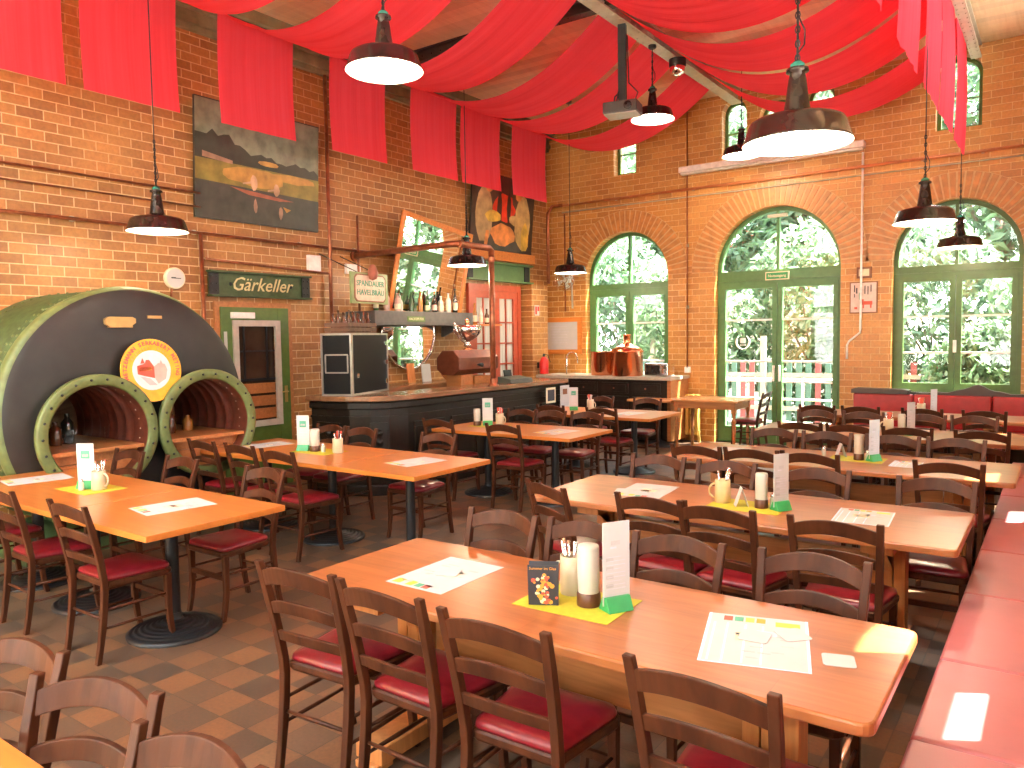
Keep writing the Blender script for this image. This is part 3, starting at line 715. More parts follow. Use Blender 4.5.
# ------------------------------------------------------------------ tables
def rrect(x0, x1, y0, y1, r, n=4):
    pts = []
    for cx, cy, a0 in ((x1-r, y1-r, 0), (x0+r, y1-r, PI/2), (x0+r, y0+r, PI), (x1-r, y0+r, 3*PI/2)):
        for i in range(n+1): pts.append((cx + r*math.cos(a0+i*PI/2/n), cy + r*math.sin(a0+i*PI/2/n)))
    return pts
def plank_table(x0, x1, y0, y1, label, r=.03):
    cx, cy = (x0+x1)/2, (y0+y1)/2
    t = empty('trestle_table', (cx, cy, 0)); hx, hy = (x1-x0)/2, (y1-y0)/2
    MB().prism(rrect(-hx, hx, -hy, hy, r), .712, .75, 'xy').build('tabletop', M_PINE, t, bevel=.008)
    for s_ in (-1, 1):
        xx = s_*(hx-.36)
        lg = MB()
        for dx in (-.062, 0, .062): lg.bb(xx+dx-.028, xx+dx+.028, -.055, .055, .09, .645)
        lg.bb(xx-.075, xx+.075, -.33, .33, .65, .712); lg.bb(xx-.075, xx+.075, -.33, .33, .03, .10)
        for sy in (-1, 1): lg.bb(xx-.06, xx+.06, sy*.30-.05, sy*.30+.05, 0, .03)
        for sy in (-1, 1): lg.prism([(sy*.055,.50),(sy*.055,.60),(sy*.24,.65),(sy*.14,.65)], xx-.03, xx+.03, 'yz')
        lg.build('leg', M_PINE2, t, bevel=.004)
    MB().bb(-hx+.46, hx-.46, -.018, .018, .40, .58).build('stretcher', M_PINEX, t, bevel=.003)
    tag(t, label, 'table', 'pine plank tables in a column beside the bench')
plank_table(-2.62, -.365, 2.06, 2.83, 'frontmost orange pine plank table with sunlit corner, nearest the camera', .04)
plank_table(-2.72, -.36, 3.97, 4.85, 'second pine plank table from the front, beside the red bench')
plank_table(-2.70, -.22, 5.92, 6.80, 'third pine plank table from the front, beside the red bench')
plank_table(-2.62, -.20, 7.90, 8.75, 'fourth pine plank table from the front, pale under window glare')
plank_table(-2.62, -.25, 9.86, 10.62, 'farthest pine plank table, before the carved bench under the window')
def ped_table(x0, x1, y0, y1, label, group, m=None, bases=1, base_r=.27, th=.035):
    cx, cy = (x0+x1)/2, (y0+y1)/2
    t = empty('pedestal_table', (cx, cy, 0)); hx, hy = (x1-x0)/2, (y1-y0)/2
    MB().prism(rrect(-hx, hx, -hy, hy, .008, 2), .75-th, .75, 'xy').build('tabletop', m or M_LAM, t, bevel=.003)
    for i in range(bases):
        bx = 0 if bases == 1 else (-hx*.5 + i*hx)
        prof = [(base_r,0),(base_r,.018)]
        for k in range(7):
            r = base_r - .012 - k*(base_r-.05)/7
            z = .022 + k*.0085
            prof += [(r, z), (r-.008, z+.007), (r-.016, z)]
        prof += [(.045,.088),(.04,.12)]
        MB().lathe(prof, 36, 0, T(bx,0,0)).build('base', M_IRON, t)
        MB().lathe([(.038,.1),(.038,.70)], 20, 0, T(bx,0,0)).build('column', M_IRON, t)
        c = MB(); c.bb(bx-.2, bx+.2, -.025, .025, .69, .715); c.bb(bx-.025, bx+.025, -.2, .2, .69, .715); c.build('top_bracket', M_IRON, t)
    tag(t, label, 'table', group)
GP = 'orange pedestal tables'
ped_table(-4.86, -3.82, 2.07, 2.95, 'square orange pedestal table nearest the aisle, end of the row before the boiler', GP)
ped_table(-6.54, -4.868, 2.07, 2.95, 'long orange pedestal table pushed up against the boiler portholes', GP, bases=2)
ped_table(-4.74, -3.79, 4.06, 4.98, 'square orange pedestal table on the aisle, end of the row before the bar', GP)
ped_table(-6.54, -4.748, 4.06, 4.98, 'long orange pedestal table with menu stand before the cellar door', GP, bases=2)
ped_table(-5.68, -3.88, 6.38, 7.26, 'orange pedestal table standing along the dark bar counter', GP, bases=2)
ped_table(-5.75, -3.98, 8.36, 9.34, 'orange pedestal table at the far end of the dark bar counter', GP, bases=2)
ped_table(-3.35, -1.93, -.1, .78, 'orange table of which only a corner shows beside the nearest chairs', GP, bases=2)
ped_table(-5.55, -4.80, 10.85, 11.55, 'small pedestal table under the window wall joined to the turned-leg table', GP, m=M_LAMR)
# turned-leg table
t = empty('turned_leg_table', (-4.27, 11.15, 0)); MB().prism(rrect(-.52,.52,-.38,.38,.01,2), .755,.785,'xy').build('tabletop', M_LAMR, t, bevel=.004)
ap = MB(); ap.bb(-.45,.45,-.32,-.295,.65,.755); ap.bb(-.45,.45,.295,.32,.65,.755); ap.bb(-.46,-.435,-.3,.3,.65,.755); ap.bb(.435,.46,-.3,.3,.65,.755); ap.build('apron', M_PINEX, t)
for sx in (-1,1):
    for sy in (-1,1):
        lg = MB(); lg.bb(sx*.44-.03, sx*.44+.03, sy*.30-.03, sy*.30+.03, .60, .755)
        lg.lathe([(.02,0),(.026,.03),(.020,.06),(.022,.2),(.028,.42),(.018,.44),(.033,.47),(.033,.49),(.018,.52),(.026,.57),(.028,.60)], 14, 0, T(sx*.44, sy*.30, 0)); lg.build('leg', M_PINEX, t)
tag(t, 'old wooden table with turned legs in front of the green garden door', 'table')

# ------------------------------------------------------------------ table things
def napkin(x, y, z, w, d, rz, where):
    o = MB().bb(-w/2, w/2, -d/2, d/2, 0, .0016).build('napkin', M_YEL); o.location = (x, y, z+.0004); o.rotation_euler.z = rz
    tag(o, 'yellow paper napkin spread under the condiments on %s' % where, 'napkin', 'yellow napkins under the condiments')
def menu_stand(x, y, z, rz, where, h=.30, w=.10, picture=False):
    t = empty('menu_stand', (x, y, z), rz)
    b = MB(); b.prism([(-.035,0),(.035,0),(.018,.05),(-.018,.05)], -w/2, w/2, 'yz'); 
    b = MB(); b.prism([(-.038,0),(.038,0),(.014,.052),(-.014,.052)], -w/2, w/2, 'xz'); b.build('stand_base', M_GPLAST, t, bevel=.003)
    c = MB(); c.bb(-.002,.002,-w/2-.004,w/2+.004,.02,h)
    for sx in (-1, 1):
        X = sx*.0026
        def r(y0, y1, z0, z1, m): c.bb(X-.0004, X+.0004, y0*w, y1*w, z0*h, z1*h, m)
        if picture: r(-.28,.28,.66,.84,2); r(-.2,.2,.70,.76,1)
        else: r(-.2,.15,.74,.79,1); r(-.25,.0,.70,.72,3)
        for k in range(9): r(-.38, .36 if k % 3 else .2, .60-k*.045, .607-k*.045, 3)
        if not picture:
            for k in range(4): r(-.42,-.12,.56-k*.1,.60-k*.1,4)
    c.build('menu_card', [M_PAPER, INK['grey'], INK['green'], INK['lilac'], INK['grey']], t)
    tag(t, 'tall narrow menu card in green foot on %s' % where, 'menu stand', 'menu stands')
def mug(x, y, z, rz, where, napk=False, h=.15, r=.048, m=None):
    t = empty('cutlery_mug', (x, y, z), rz)
    MB().lathe([(r*.93,0),(r,.01),(r*.96,h*.5),(r*.94,h),(r*.86,h),(r*.86,.012),(0,.012)], 24).build('mug_body', m or M_MUG, t)
    pts = [(r*.93 + .034*math.sin(a), 0, h*.52 - .042*math.cos(a)*1.0) for a in [PI*i/10 for i in range(11)]]
    MB().tube(pts, .0065, 8).build('handle', m or M_MUG, t)
    rnd = random.Random(int(abs(x)*100+abs(y)*37))
    for i in range(4):
        a = rnd.uniform(0, 2*PI); l = h + rnd.uniform(.03,.06); k = rnd.uniform(.05,.16)
        p = Vector((.014*math.cos(a), .014*math.sin(a), .015)); q = p + Vector((k*.2*math.cos(a), k*.2*math.sin(a), l))
        c = MB(); c.tube([p, p.lerp(q,.6), q], [.003,.004,.0085], 6); c.build('cutlery', M_CHROME if i % 2 == 0 else (INK['red'] if napk else M_CHROME), t)
    if napk:
        for i in range(3):
            c = MB(); c.box((.012*(i-1), .01*((i%2)-.5), h+.03), (.03,.004,.07), ry=.25*(i-1)); c.build('paper_napkin', INK['red'] if i < 2 else M_PAPER, t)
    tag(t, 'cream beer mug holding cutlery on %s' % where, 'mug', 'cutlery mugs')
def shaker(x, y, z, where, h=.20, r=.034):
    t = empty('sugar_shaker', (x, y, z))
    MB().lathe([(r*1.05,0),(r*1.08,.006),(r*1.05,.045),(r*.97,.05)], 22).build('shaker_base', M_LID, t)
    MB().lathe([(r*.93,.05),(r*.97,.1),(r*.97,h-.01),(r*.9,h),(0,h)], 22).build('shaker_tube', M_FROST, t)
    tag(t, 'frosted cylinder with brown foot standing on %s' % where, 'shaker', 'frosted shakers')
def tent(x, y, z, rz, where):
    o = MB()
    for s_ in (-1, 1): o.box((s_*.018, 0, .055), (.002,.075,.115), ry=-s_*.33)
    o = o.build('tent_card', M_PAPER); o.location = (x, y, z+.001); o.rotation_euler.z = rz
    tag(o, 'small folded white tent card on %s' % where, 'card', 'folded tent cards')
def smallbox(x, y, z, rz, where, nm='salt_shaker'):
    t = empty(nm, (x, y, z), rz)
    MB().lathe([(.018,0),(.019,.005),(.017,.05),(.013,.058)], 14).build('glass_body', M_FROST, t); MB().lathe([(.0145,.058),(.0145,.07),(.009,.078),(0,.079)], 14).build('cap', M_CHROME, t)
    tag(t, 'little salt shaker with metal cap on %s' % where, 'salt shaker', 'salt shakers')
def placemat(x, y, z, rz, where, w=.30, d=.42, style=0):
    m = MB(); m.bb(-w/2, w/2, -d/2, d/2, 0, .0008)
    def r(a, b, c, e, mt): m.bb(a*w, b*w, c*d, e*d, .0008, .0011, mt)
    rr = random.Random(style)
    if style == 0:
        r(-.5,-.47,-.5,.5,1); r(.47,.5,-.5,.5,1); r(-.47,.47,-.5,-.485,1)
        for k in range(4): r(-.34+k*.11,-.25+k*.11,.36,.46,(2,3,4,5)[k])
        r(.18,.42,.32,.42,4)
        for a in (-.43,-.3,-.12,.05): r(a,a+.02,-.46,.3,1)
        for k in range(16):
            a = rr.uniform(-.42,.3); c = rr.uniform(-.42,.25); r(a,a+.12,c,c+.02,6)
        r(-.2,.1,-.05,.16,7); r(.0,.2,.1,.2,8)
    else:
        for k in range(14):
            a = rr.uniform(-.42,.25); c = rr.uniform(-.4,.3); r(a,a+rr.uniform(.08,.2),c,c+rr.uniform(.015,.05),6)
        r(-.44,-.30,-.46,-.34,4); r(-.2,-.08,-.46,-.34,4); r(-.05,.06,-.46,-.36,3); r(.08,.2,-.46,-.36,2); r(-.12,.2,-.08,.12,7); r(-.08,.08,-.03,.04,9)
    o = m.build('placemat', [M_PAPER, INK['pale'], INK['red'], INK['green'], INK['yellow'], INK['orange'], INK['grey'], INK['cream'], INK['lilac'], INK['brown']]); o.location = (x, y, z+.0004); o.rotation_euler.z = rz
    tag(o, 'printed paper placemat on %s' % where, 'placemat', 'paper placemats')
def coaster(x, y, z, rz, label, tilt=0):
    o = MB().prism(rrect(-.047,.047,-.047,.047,.012), 0, .0016, 'xy').build('beer_mat', M_PAPER); o.location = (x, y, z); o.rotation_euler = (tilt, 0, rz)
    tag(o, label, 'beer mat', 'beer mats')
Z = .75
W1 = 'the frontmost plank table'
napkin(-1.46, 2.44, Z, .40, .29, .02, W1)
menu_stand(-1.30, 2.45, Z+.002, math.radians(-30), W1, .325, .105)
mug(-1.53, 2.52, Z+.002, math.radians(200), W1); shaker(-1.41, 2.44, Z+.002, W1, .225, .042)
# small black cocktail card
t = empty('table_card', (-1.535, 2.32, Z+.002), math.radians(28))
c = MB(); c.box((0,.012,.08), (.112,.003,.16), rx=.16); c.box((0,.045,.078), (.112,.003,.16), rx=-.16)
c.build('card_board', INK['black'], t)
c = MB(); rr = random.Random(4)
Mc = T(0, .012, .08) @ RX(.16)
for k in range(52):
    a = rr.gauss(0,.022); b = rr.uniform(-.072,.045); s_ = rr.uniform(.004,.010)
    if abs(a) < .05: c.lathe([(s_,0),(0,.0006)], 8, rr.choice((0,0,1,2)), Mc @ T(a, -.0018, b) @ RX(PI/2), smooth=False, caps=False)
text(c, 'Summer im Glas', .015, Mc @ T(0,-.002,.067) @ FACE_NY, 0, depth=.0003)
c.build('cocktail_picture', [INK['orange'], INK['red'], INK['cream']], t)
tag(t, 'small black drinks card with orange cocktail picture on the frontmost table', 'card')
placemat(-.79, 2.45, Z, math.radians(16), 'the sunny end of the frontmost plank table', .33, .43, 0)
placemat(-2.10, 2.435, Z, 0, 'the aisle end of the frontmost plank table', style=1)
coaster(-.53, 2.43, Z+.001, .3, 'white square beer mat lying alone beside the sunlit table corner')
coaster(-.70, 2.55, Z+.004, .8, 'pale beer mat overlapping the edge of the sunny placemat', .03)
coaster(-.80, 2.47, Z+.004, .1, 'pale beer mat lying in the middle of the sunny placemat', .02)
coaster(-2.10, 2.45, Z+.004, .4, 'beige beer mat lying on the placemat at the aisle end', .03)
W2 = 'the second plank table'
napkin(-1.46, 4.37, Z, .42, .29, 0, W2); mug(-1.62, 4.40, Z+.002, 3.6, W2, m=plain('glazed tan stoneware', (.55,.40,.2), .25), h=.135)
tent(-1.49, 4.35, Z+.002, .5, W2); shaker(-1.38, 4.37, Z+.002, W2, .20, .036); menu_stand(-1.27, 4.37, Z+.002, math.radians(-30), W2, .32, .10)
smallbox(-1.33, 4.42, Z+.002, 0, W2)
placemat(-.85, 4.44, Z, math.radians(4), 'the bench end of the second plank table', .28, .36, 0)
placemat(-2.15, 4.48, Z, .1, 'the aisle end of the second plank table', style=1); coaster(-2.28, 4.40, Z+.003, .3, 'beige beer mat on the aisle end of the second plank table', .03)
W3 = 'the third plank table'
napkin(-1.29, 6.45, Z, .40, .27, 0, W3); tent(-1.42, 6.50, Z+.002, .5, W3); shaker(-1.27, 6.42, Z+.002, W3, .20, .036); menu_stand(-1.16, 6.42, Z+.002, math.radians(-30), W3, .32, .10)
smallbox(-1.21, 6.45, Z+.002, 0, W3); smallbox(-1.55, 6.5, Z+.002, 0, 'the third plank table, set apart from the napkin')
placemat(-.93, 6.38, Z, math.radians(0), 'the bench end of the third plank table', .2, .3, 0)
placemat(-2.3, 6.38, Z, .1, 'the aisle end of the third plank table', style=1)
W4 = 'the fourth plank table'
mug(-1.36, 8.22, Z, 3.5, W4, napk=True); shaker(-1.24, 8.2, Z, W4, .20, .036); menu_stand(-1.16, 8.2, Z, math.radians(-30), W4, .32, .10); 
W5 = 'the farthest plank table'
mug(-1.33, 10.15, Z, 3.5, W5, napk=True); menu_stand(-1.2, 10.15, Z, math.radians(-30), W5, .32, .10)
WL = 'the long table before the boiler portholes'
napkin(-5.42, 2.57, Z, .42, .29, 0, WL); menu_stand(-5.46, 2.56, Z+.002, math.radians(-62), WL, .31, .12, True)
mug(-5.33, 2.58, Z+.002, math.radians(20), WL, h=.13); smallbox(-5.41, 2.50, Z+.002, 0, WL)
placemat(-6.15, 2.53, Z, math.radians(-9), 'the boiler end of the row before the portholes', style=1)
placemat(-4.39, 2.56, Z, math.radians(-9), 'the square table on the aisle before the boiler', style=2)
WM = 'the long table before the cellar door'
napkin(-5.40, 4.56, Z, .44, .29, 0, WM); menu_stand(-5.57, 4.52, Z+.002, math.radians(-62), WM, .32, .11, True); shaker(-5.45, 4.55, Z+.002, WM, .20, .045)
smallbox(-5.34, 4.55, Z+.002, 0, WM); mug(-5.18, 4.58, Z+.002, 2.2, WM, napk=True, h=.13)
placemat(-6.2, 4.6, Z, math.radians(-9), 'the wall end of the row before the cellar door', style=1)
placemat(-4.25, 4.58, Z, math.radians(-9), 'the square table on the aisle before the bar', style=2); coaster(-4.24, 4.56, Z+.003, .2, 'tan beer mat on the square aisle table before the bar', .04)
WN = 'the table along the bar counter'
napkin(-5.25, 6.88, Z, .42, .28, 0, WN); shaker(-5.40, 6.85, Z+.002, WN, .19, .04); menu_stand(-5.30, 6.92, Z+.002, math.radians(-55), WN, .31, .11, True); mug(-5.10, 6.88, Z+.002, 0, WN, napk=True)
placemat(-4.3, 6.8, Z, math.radians(-9), 'the aisle end of the table along the bar', style=2)
WP = 'the table at the end of the bar'
menu_stand(-5.35, 8.9, Z, math.radians(-55), WP, .31, .11, True); mug(-5.12, 8.95, Z, 0, WP, napk=True)
placemat(-4.5, 8.85, Z, math.radians(-9), 'the aisle end of the table at the end of the bar', style=2)

# ------------------------------------------------------------------ benches
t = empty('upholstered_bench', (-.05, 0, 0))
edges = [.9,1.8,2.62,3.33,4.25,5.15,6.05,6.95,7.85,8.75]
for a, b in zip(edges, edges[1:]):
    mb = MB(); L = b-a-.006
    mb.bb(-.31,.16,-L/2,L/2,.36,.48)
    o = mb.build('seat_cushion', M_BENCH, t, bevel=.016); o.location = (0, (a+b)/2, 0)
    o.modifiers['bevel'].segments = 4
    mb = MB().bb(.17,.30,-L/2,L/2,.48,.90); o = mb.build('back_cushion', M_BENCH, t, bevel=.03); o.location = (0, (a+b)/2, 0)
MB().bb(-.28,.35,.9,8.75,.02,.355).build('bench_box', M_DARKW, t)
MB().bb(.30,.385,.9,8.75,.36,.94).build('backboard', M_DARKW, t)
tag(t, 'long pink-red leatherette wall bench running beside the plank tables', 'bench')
t = empty('carved_bench', (-1.15, 11.3, 0))
for a, b in ((-1.2,-.45),(-.45,.45),(.45,1.45)):
    MB().bb(a+.004,b-.004,.14,.24,.46,.905).build('back_cushion', plain('dark red leatherette', (.38,.018,.022), .35), t, bevel=.02)
    MB().bb(a+.004,b-.004,-.35,.14,.36,.47).build('seat_cushion', M_SEAT, t, bevel=.03)
MB().bb(-1.2,1.45,-.32,.26,.0,.355).build('bench_box', M_DARKW, t)
MB().bb(-1.2,1.45,.245,.30,.36,.93).build('backboard', M_DARKW, t)
cr = MB(); cr.prism([(-1.22,.905),(-.5,.905),(-.5,.955),(-.56,.97),(-1.16,.975),(-1.22,.96)], .12, .30, 'xz')
pts = [(-.42,.905),(-.42,.935)]
for i in range(25):
    u = i/24; x = -.40 + u*1.4; c_ = abs(x-.28)
    z = .925 + .085*math.exp(-(c_/.16)**2) + .035*math.exp(-(c_/.45)**2) + .008*math.sin(x*26)
    pts.append((x, z))
pts += [(1.45,.935),(1.45,.905)]
cr.prism(pts, .16, .24, 'xz'); cr.build('carved_top_rail', plain('brown carved wood', (.045,.018,.012), .4), t)
tag(t, 'red upholstered bench with dark carved crest under the far arched window', 'bench')

# ------------------------------------------------------------------ bar
t = empty('bar_counter', (-6.3, 7.8, 0)); O = Vector((-6.3, 7.8))
def rel(pts): return [(a-O.x, b-O.y) for a, b in pts]
fr = [(-7.02,5.74),(-6.75,5.74),(-6.42,5.80),(-6.18,5.93),(-6.02,6.12),(-5.96,6.4),(-5.96,9.78)]
back = [(-6.5,9.78),(-6.5,6.75),(-6.6,6.55),(-7.02,6.5)]
def offs(p, d):
    out = []
    for i, q in enumerate(p):
        a = Vector(p[max(i-1,0)]); b = Vector(p[min(i+1,len(p)-1)]); tt = (b-a).normalized(); n = Vector((-tt.y, tt.x))
        out.append((q[0]+n.x*d, q[1]+n.y*d))
    return out
MB().prism(rel(fr+back), 1.06, 1.12, 'xy').build('bar_top', M_BARTOP, t, bevel=.012)
MB().prism(rel(offs(fr,.09)+[(-6.46,9.7),(-6.46,6.75),(-6.6,6.5),(-7.02,6.45)]), .0, 1.06, 'xy').build('bar_body', M_DARKW, t)
MB().prism(rel(offs(fr,.05)+list(reversed(offs(fr,.12)))), .97, 1.05, 'xy').build('cornice_moulding', M_DARKW, t, bevel=.012)
MB().prism(rel(offs(fr,.045)+list(reversed(offs(fr,.12)))), .0, .12, 'xy').build('plinth', M_DARKW, t, bevel=.01)
MB().prism(rel(offs(fr,.075)+list(reversed(offs(fr,.12)))), .86, .89, 'xy').build('rail_moulding', M_DARKW, t)
for k in range(5):
    y0 = 6.5 + k*.66 - O.y; X = -6.05 + .0 - O.x
    p = MB(); p.bb(X-.02, X+.02, y0, y0+.54, .18, .24); p.bb(X-.02, X+.02, y0, y0+.54, .74, .80); p.bb(X-.02, X+.02, y0, y0+.06, .24, .74); p.bb(X-.02, X+.02, y0+.48, y0+.54, .24, .74)
    p.bb(X-.02, X+.008, y0+.12, y0+.42, .30, .68); p.build('panel', M_DARKW, t, bevel=.006)
for k, (x, y, a) in enumerate(((-6.72,5.82,0),(-6.17,6.06,PI/4))):
    M = T(x-O.x, y-O.y, 0) @ RZ(a); p = MB(); p.bb(-.2,.2,-.015,.01,.18,.82,0,M) if k < 1 else p.bb(-.1,.1,-.015,.01,.2,.82,0,M)
    for i in range(5): p.lathe([(.045,0),(.03,.02),(0,.03)], 12, 0, M @ T(0,-.015,.3+i*.1) @ RX(PI/2), caps=False)
    p.build('carved_panel', M_DARKW, t, bevel=.006)
tag(t, 'dark carved bar counter with rounded corner and worn brown top', 'bar counter')
# leaning menu at bar front
# flight case
fc = empty('flight_case', (-6.755, 6.29, 1.12), math.radians(20))
MB().bb(-.18,.18,-.47,.47,.0,.70).build('case_body', plain('black case laminate', (.006,.006,.007), .5, spec=.2), fc)
e = MB(); w = .022
for z in (.01,.69):
    for sx in (-.18,.18): e.bb(sx-w/2, sx+w/2, -.48,.48, z-w/2, z+w/2)
    for sy in (-.47,.47): e.bb(-.19,.19, sy-w/2, sy+w/2, z-w/2, z+w/2)
for sx in (-.18,.18):
    for sy in (-.47,.47): e.bb(sx-w/2, sx+w/2, sy-w/2, sy+w/2, 0,.70)
e.bb(.18,.186,-.47,-.43,0,.7)
for z in (.26,.46): e.bb(-.14,.14,-.478,-.47,z-.008,z+.008)
e.bb(-.145,-.13,-.478,-.47,.26,.46); e.bb(.13,.145,-.478,-.47,.26,.46)
e.build('case_edging', M_ALU, fc)
l = MB()
for (y, z) in ((.43,.12),(.43,.58),(-.33,.22),(.43,.35)): l.bb(.18,.192,y-.03,y+.03,z-.025,z+.025)
l.build('case_latch', M_CHROME, fc)
tag(fc, 'black flight case with aluminium edges standing on the bar corner', 'flight case')
# crate and bottles
cr = empty('bottle_crate', (-6.80, 6.27, 1.822), math.radians(20))
k = MB(); k.bb(-.15,.15,-.36,.36,0,.015)
for z in (.02,.075):
    k.bb(.14,.152,-.36,.36,z,z+.045); k.bb(-.152,-.14,-.36,.36,z,z+.045); k.bb(-.15,.15,-.362,-.35,z,z+.045); k.bb(-.15,.15,.35,.362,z,z+.045)
k.build('crate_slats', wood('old crate wood', (.08,.035,.02), (.17,.08,.04), .6), cr); tag(cr, 'brown wooden bottle crate on top of the flight case', 'crate')
def bottle_mb(h, r, neck=.4): return MB().lathe([(r*.95,0),(r,.008),(r,h*(1-neck)*.92),(r*.75,h*(1-neck)+.01),(r*.38,h*(1-neck*.62)),(r*.34,h-.015),(r*.42,h-.012),(r*.42,h),(0,h)], 14)
def bottle(x, y, z, h, r, m, lab, label, group, neck=.4):
    t = empty('bottle', (x, y, z)); bottle_mb(h, r, neck).build('bottle_glass', M_BG[m], t)
    if lab: MB().lathe([(r+.0012,h*.12),(r+.0012,h*.42)], 14, 0, caps=False).build('bottle_label', lab, t)
    tag(t, label, 'bottle', group)
cc = 0
for i in range(2):
    for j in range(6):
        y = -.30 + j*.12; x = -.07 + i*.14
        p = RZ(math.radians(20)) @ Vector((x, y, 0))
        bottle(-6.80+p.x, 6.27+p.y, 1.838, .21 + .02*((i*3+j*5)%3), .029, 1, None, 'brown beer bottle in the crate on the flight case', 'brown bottles in the crate')
# shelf
sh = empty('bottle_shelf', (XL, 8.1, 1.93)); MB().bb(.12,.55,-1.05,.98,.0,.19).build('shelf_beam', M_GREY, sh, bevel=.006)
b_ = MB()
for y in (-.95,.88): b_.prism([(0.0,-.16),(.04,-.16),(.4,.0),(0,.0)], y, y+.04, 'xz')
b_.bb(0.0,.14,-1.05,.98,.0,.19); b_.build('shelf_bracket', M_GREY, sh)
pm = MB(); pm.bb(.55,.556,-.45,-.1,.05,.12); text(pm, 'HACKEPETER', .05, T(.558,-.275,.085) @ FACE_X, 1, depth=.0008); pm.build('name_plate', [M_GREEND, M_CREAM], sh)
tag(sh, 'thick grey timber shelf beam carrying the row of liquor bottles', 'shelf')
SB = [(395,.33,0,'cream'),(402,.30,2,None),(409,.24,2,'cream'),(416,.22,3,None),(424,.27,0,None),(430,.28,5,None),(434,.22,0,'yellow'),(439,.23,0,'cream'),(444,.25,4,'pink'),(449,.30,5,None),(453,.24,3,'cream'),(458,.28,3,'cream'),(463,.30,4,'black'),(468,.36,4,'cream')]
BN = {0:'green glass',1:'brown glass',2:'pinkish clear',3:'clear',4:'near-black',5:'amber'}
for i, (px, h, m, lab) in enumerate(SB):
    y = 7.27 + (px-395)/(470-395)*1.62
    bottle(XL+.40+.05*((i%3)-1), y, 2.12, h, .042 if m in (2,3) else .036, m, INK[lab] if lab else None, '%s liquor bottle on the grey shelf, number %d counted from the flight case' % (BN[m], i+1), 'liquor bottles on the shelf', .35 if m in (2,3) else .42)
for i, (y, m) in enumerate(((9.25,5),(9.40,3),(9.55,1))):
    bottle(XL+.45, y, 1.955, .32-.04*i, .035, m, INK['cream'], '%s bottle on the thin board at the shelf end, %s of three' % (BN[m], ('first','middle','last')[i]), 'bottles at the shelf end')
o = MB().bb(XL+.0,XL+.62,9.10,9.72,1.93,1.953).build('wall_board', M_ORW); tag(o, 'thin orange board at the end of the grey bottle shelf', 'shelf')
# oval mirror
def wall_mirror(name, label, M, w, h, fw, fm, oval=False, depth=.03):
    t = empty(name)
    if oval:
        f = MB().lathe([(w+fw,0),(w+fw,depth),(w,depth*.8),(w,0)], 56, 0, M @ Matrix.Diagonal((1,1,1,1)), caps=False); f.build('mirror_frame', fm, t)
        MB().lathe([(w,depth*.5),(0,depth*.5+.0005)], 56, 0, M, smooth=False, caps=False).build('mirror_glass', M_MIRROR, t, fix=True)
    else:
        f = MB()
        for a, b, c, d_ in ((-w/2-fw,w/2+fw,h/2,h/2+fw),(-w/2-fw,w/2+fw,-h/2-fw,-h/2),(-w/2-fw,-w/2,-h/2,h/2),(w/2,w/2+fw,-h/2,h/2)):
            f.bb(a,b,c,d_,0,depth,0,M)
        f.build('mirror_frame', fm, t, bevel=.006)
        MB().bb(-w/2,w/2,-h/2,h/2,0,depth*.6,0,M).build('mirror_glass', M_MIRROR, t)
        MB().bb(-w/2-fw*.8,w/2+fw*.8,-h/2-fw*.8,h/2+fw*.8,-.02,0,0,M).build('mirror_back', M_DARKW, t)
    return tag(t, label, 'mirror')
wall_mirror('round_mirror', 'round mirror half hidden under the grey bottle shelf', T(XL+.03,8.22,1.86) @ RY(PI/2), .53, 0, .035, M_CHROME, True)
wall_mirror('leaning_mirror', 'large tilted rectangular mirror leaning out above the bottle shelf', T(XL+.27,8.48,2.72) @ RY(math.radians(7)) @ RX(math.radians(-7)) @ FACE_X, 1.42, 1.28, .075, M_ORW)
# signs
t = empty('brewery_sign', (-7.05, 6.80, 2.38)); M0 = RZ(math.radians(8))
c = MB(); c.bb(0,.03,-.36,.36,-.19,.19,0,M0); c.build('sign_board', plain('sage green board', (.26,.33,.13), .5), t)
c = MB(); oc = [(-.29,-.12),(-.25,-.155),(.25,-.155),(.29,-.12),(.29,.12),(.25,.155),(-.25,.155),(-.29,.12)]
c.prism([(a*1.07,b*1.09) for a,b in oc], .03,.034,'yz',0,M0); c.prism(oc, .034,.038,'yz',1,M0); c.build('sign_panel', [INK['brown'], plain('cream pink board', (.75,.55,.42), .5)], t)
c = MB(); text(c, 'SPANDAUER', .098, M0 @ T(.040,0,.055) @ FACE_X, 0, bold=.001); text(c, 'HAVELBRÄU', .098, M0 @ T(.040,0,-.055) @ FACE_X, 0, bold=.001); c.build('sign_lettering', INK['green'], t)
c = MB(); c.lathe([(0,0),(.05,.02),(.07,.08),(.05,.15),(.03,.19),(0,.2)], 12, 0, M0 @ T(.06,.02,.10)); c.build('crest_ornament', plain('brown carved crest', (.35,.12,.08), .5), t)
c = MB(); c.tube([(.0,-.2,.19),(-.6,-.2,.45)], .006, 5, 0, M0); c.tube([(.0,.2,.19),(-.6,.2,.45)], .006, 5, 0, M0); c.build('hanging_wire', M_IRON, t)
tag(t, 'green and cream brewery sign hanging above the bottle crate', 'sign')
t = empty('cellar_sign', (XL, 5.72, 2.40))
c = MB(); c.bb(0,.10,-.70,.70,-.145,-.125); c.bb(0,.10,-.70,.70,.125,.145); c.bb(.02,.04,-.70,.70,-.125,.125); c.build('sign_beam', M_GTANK, t)
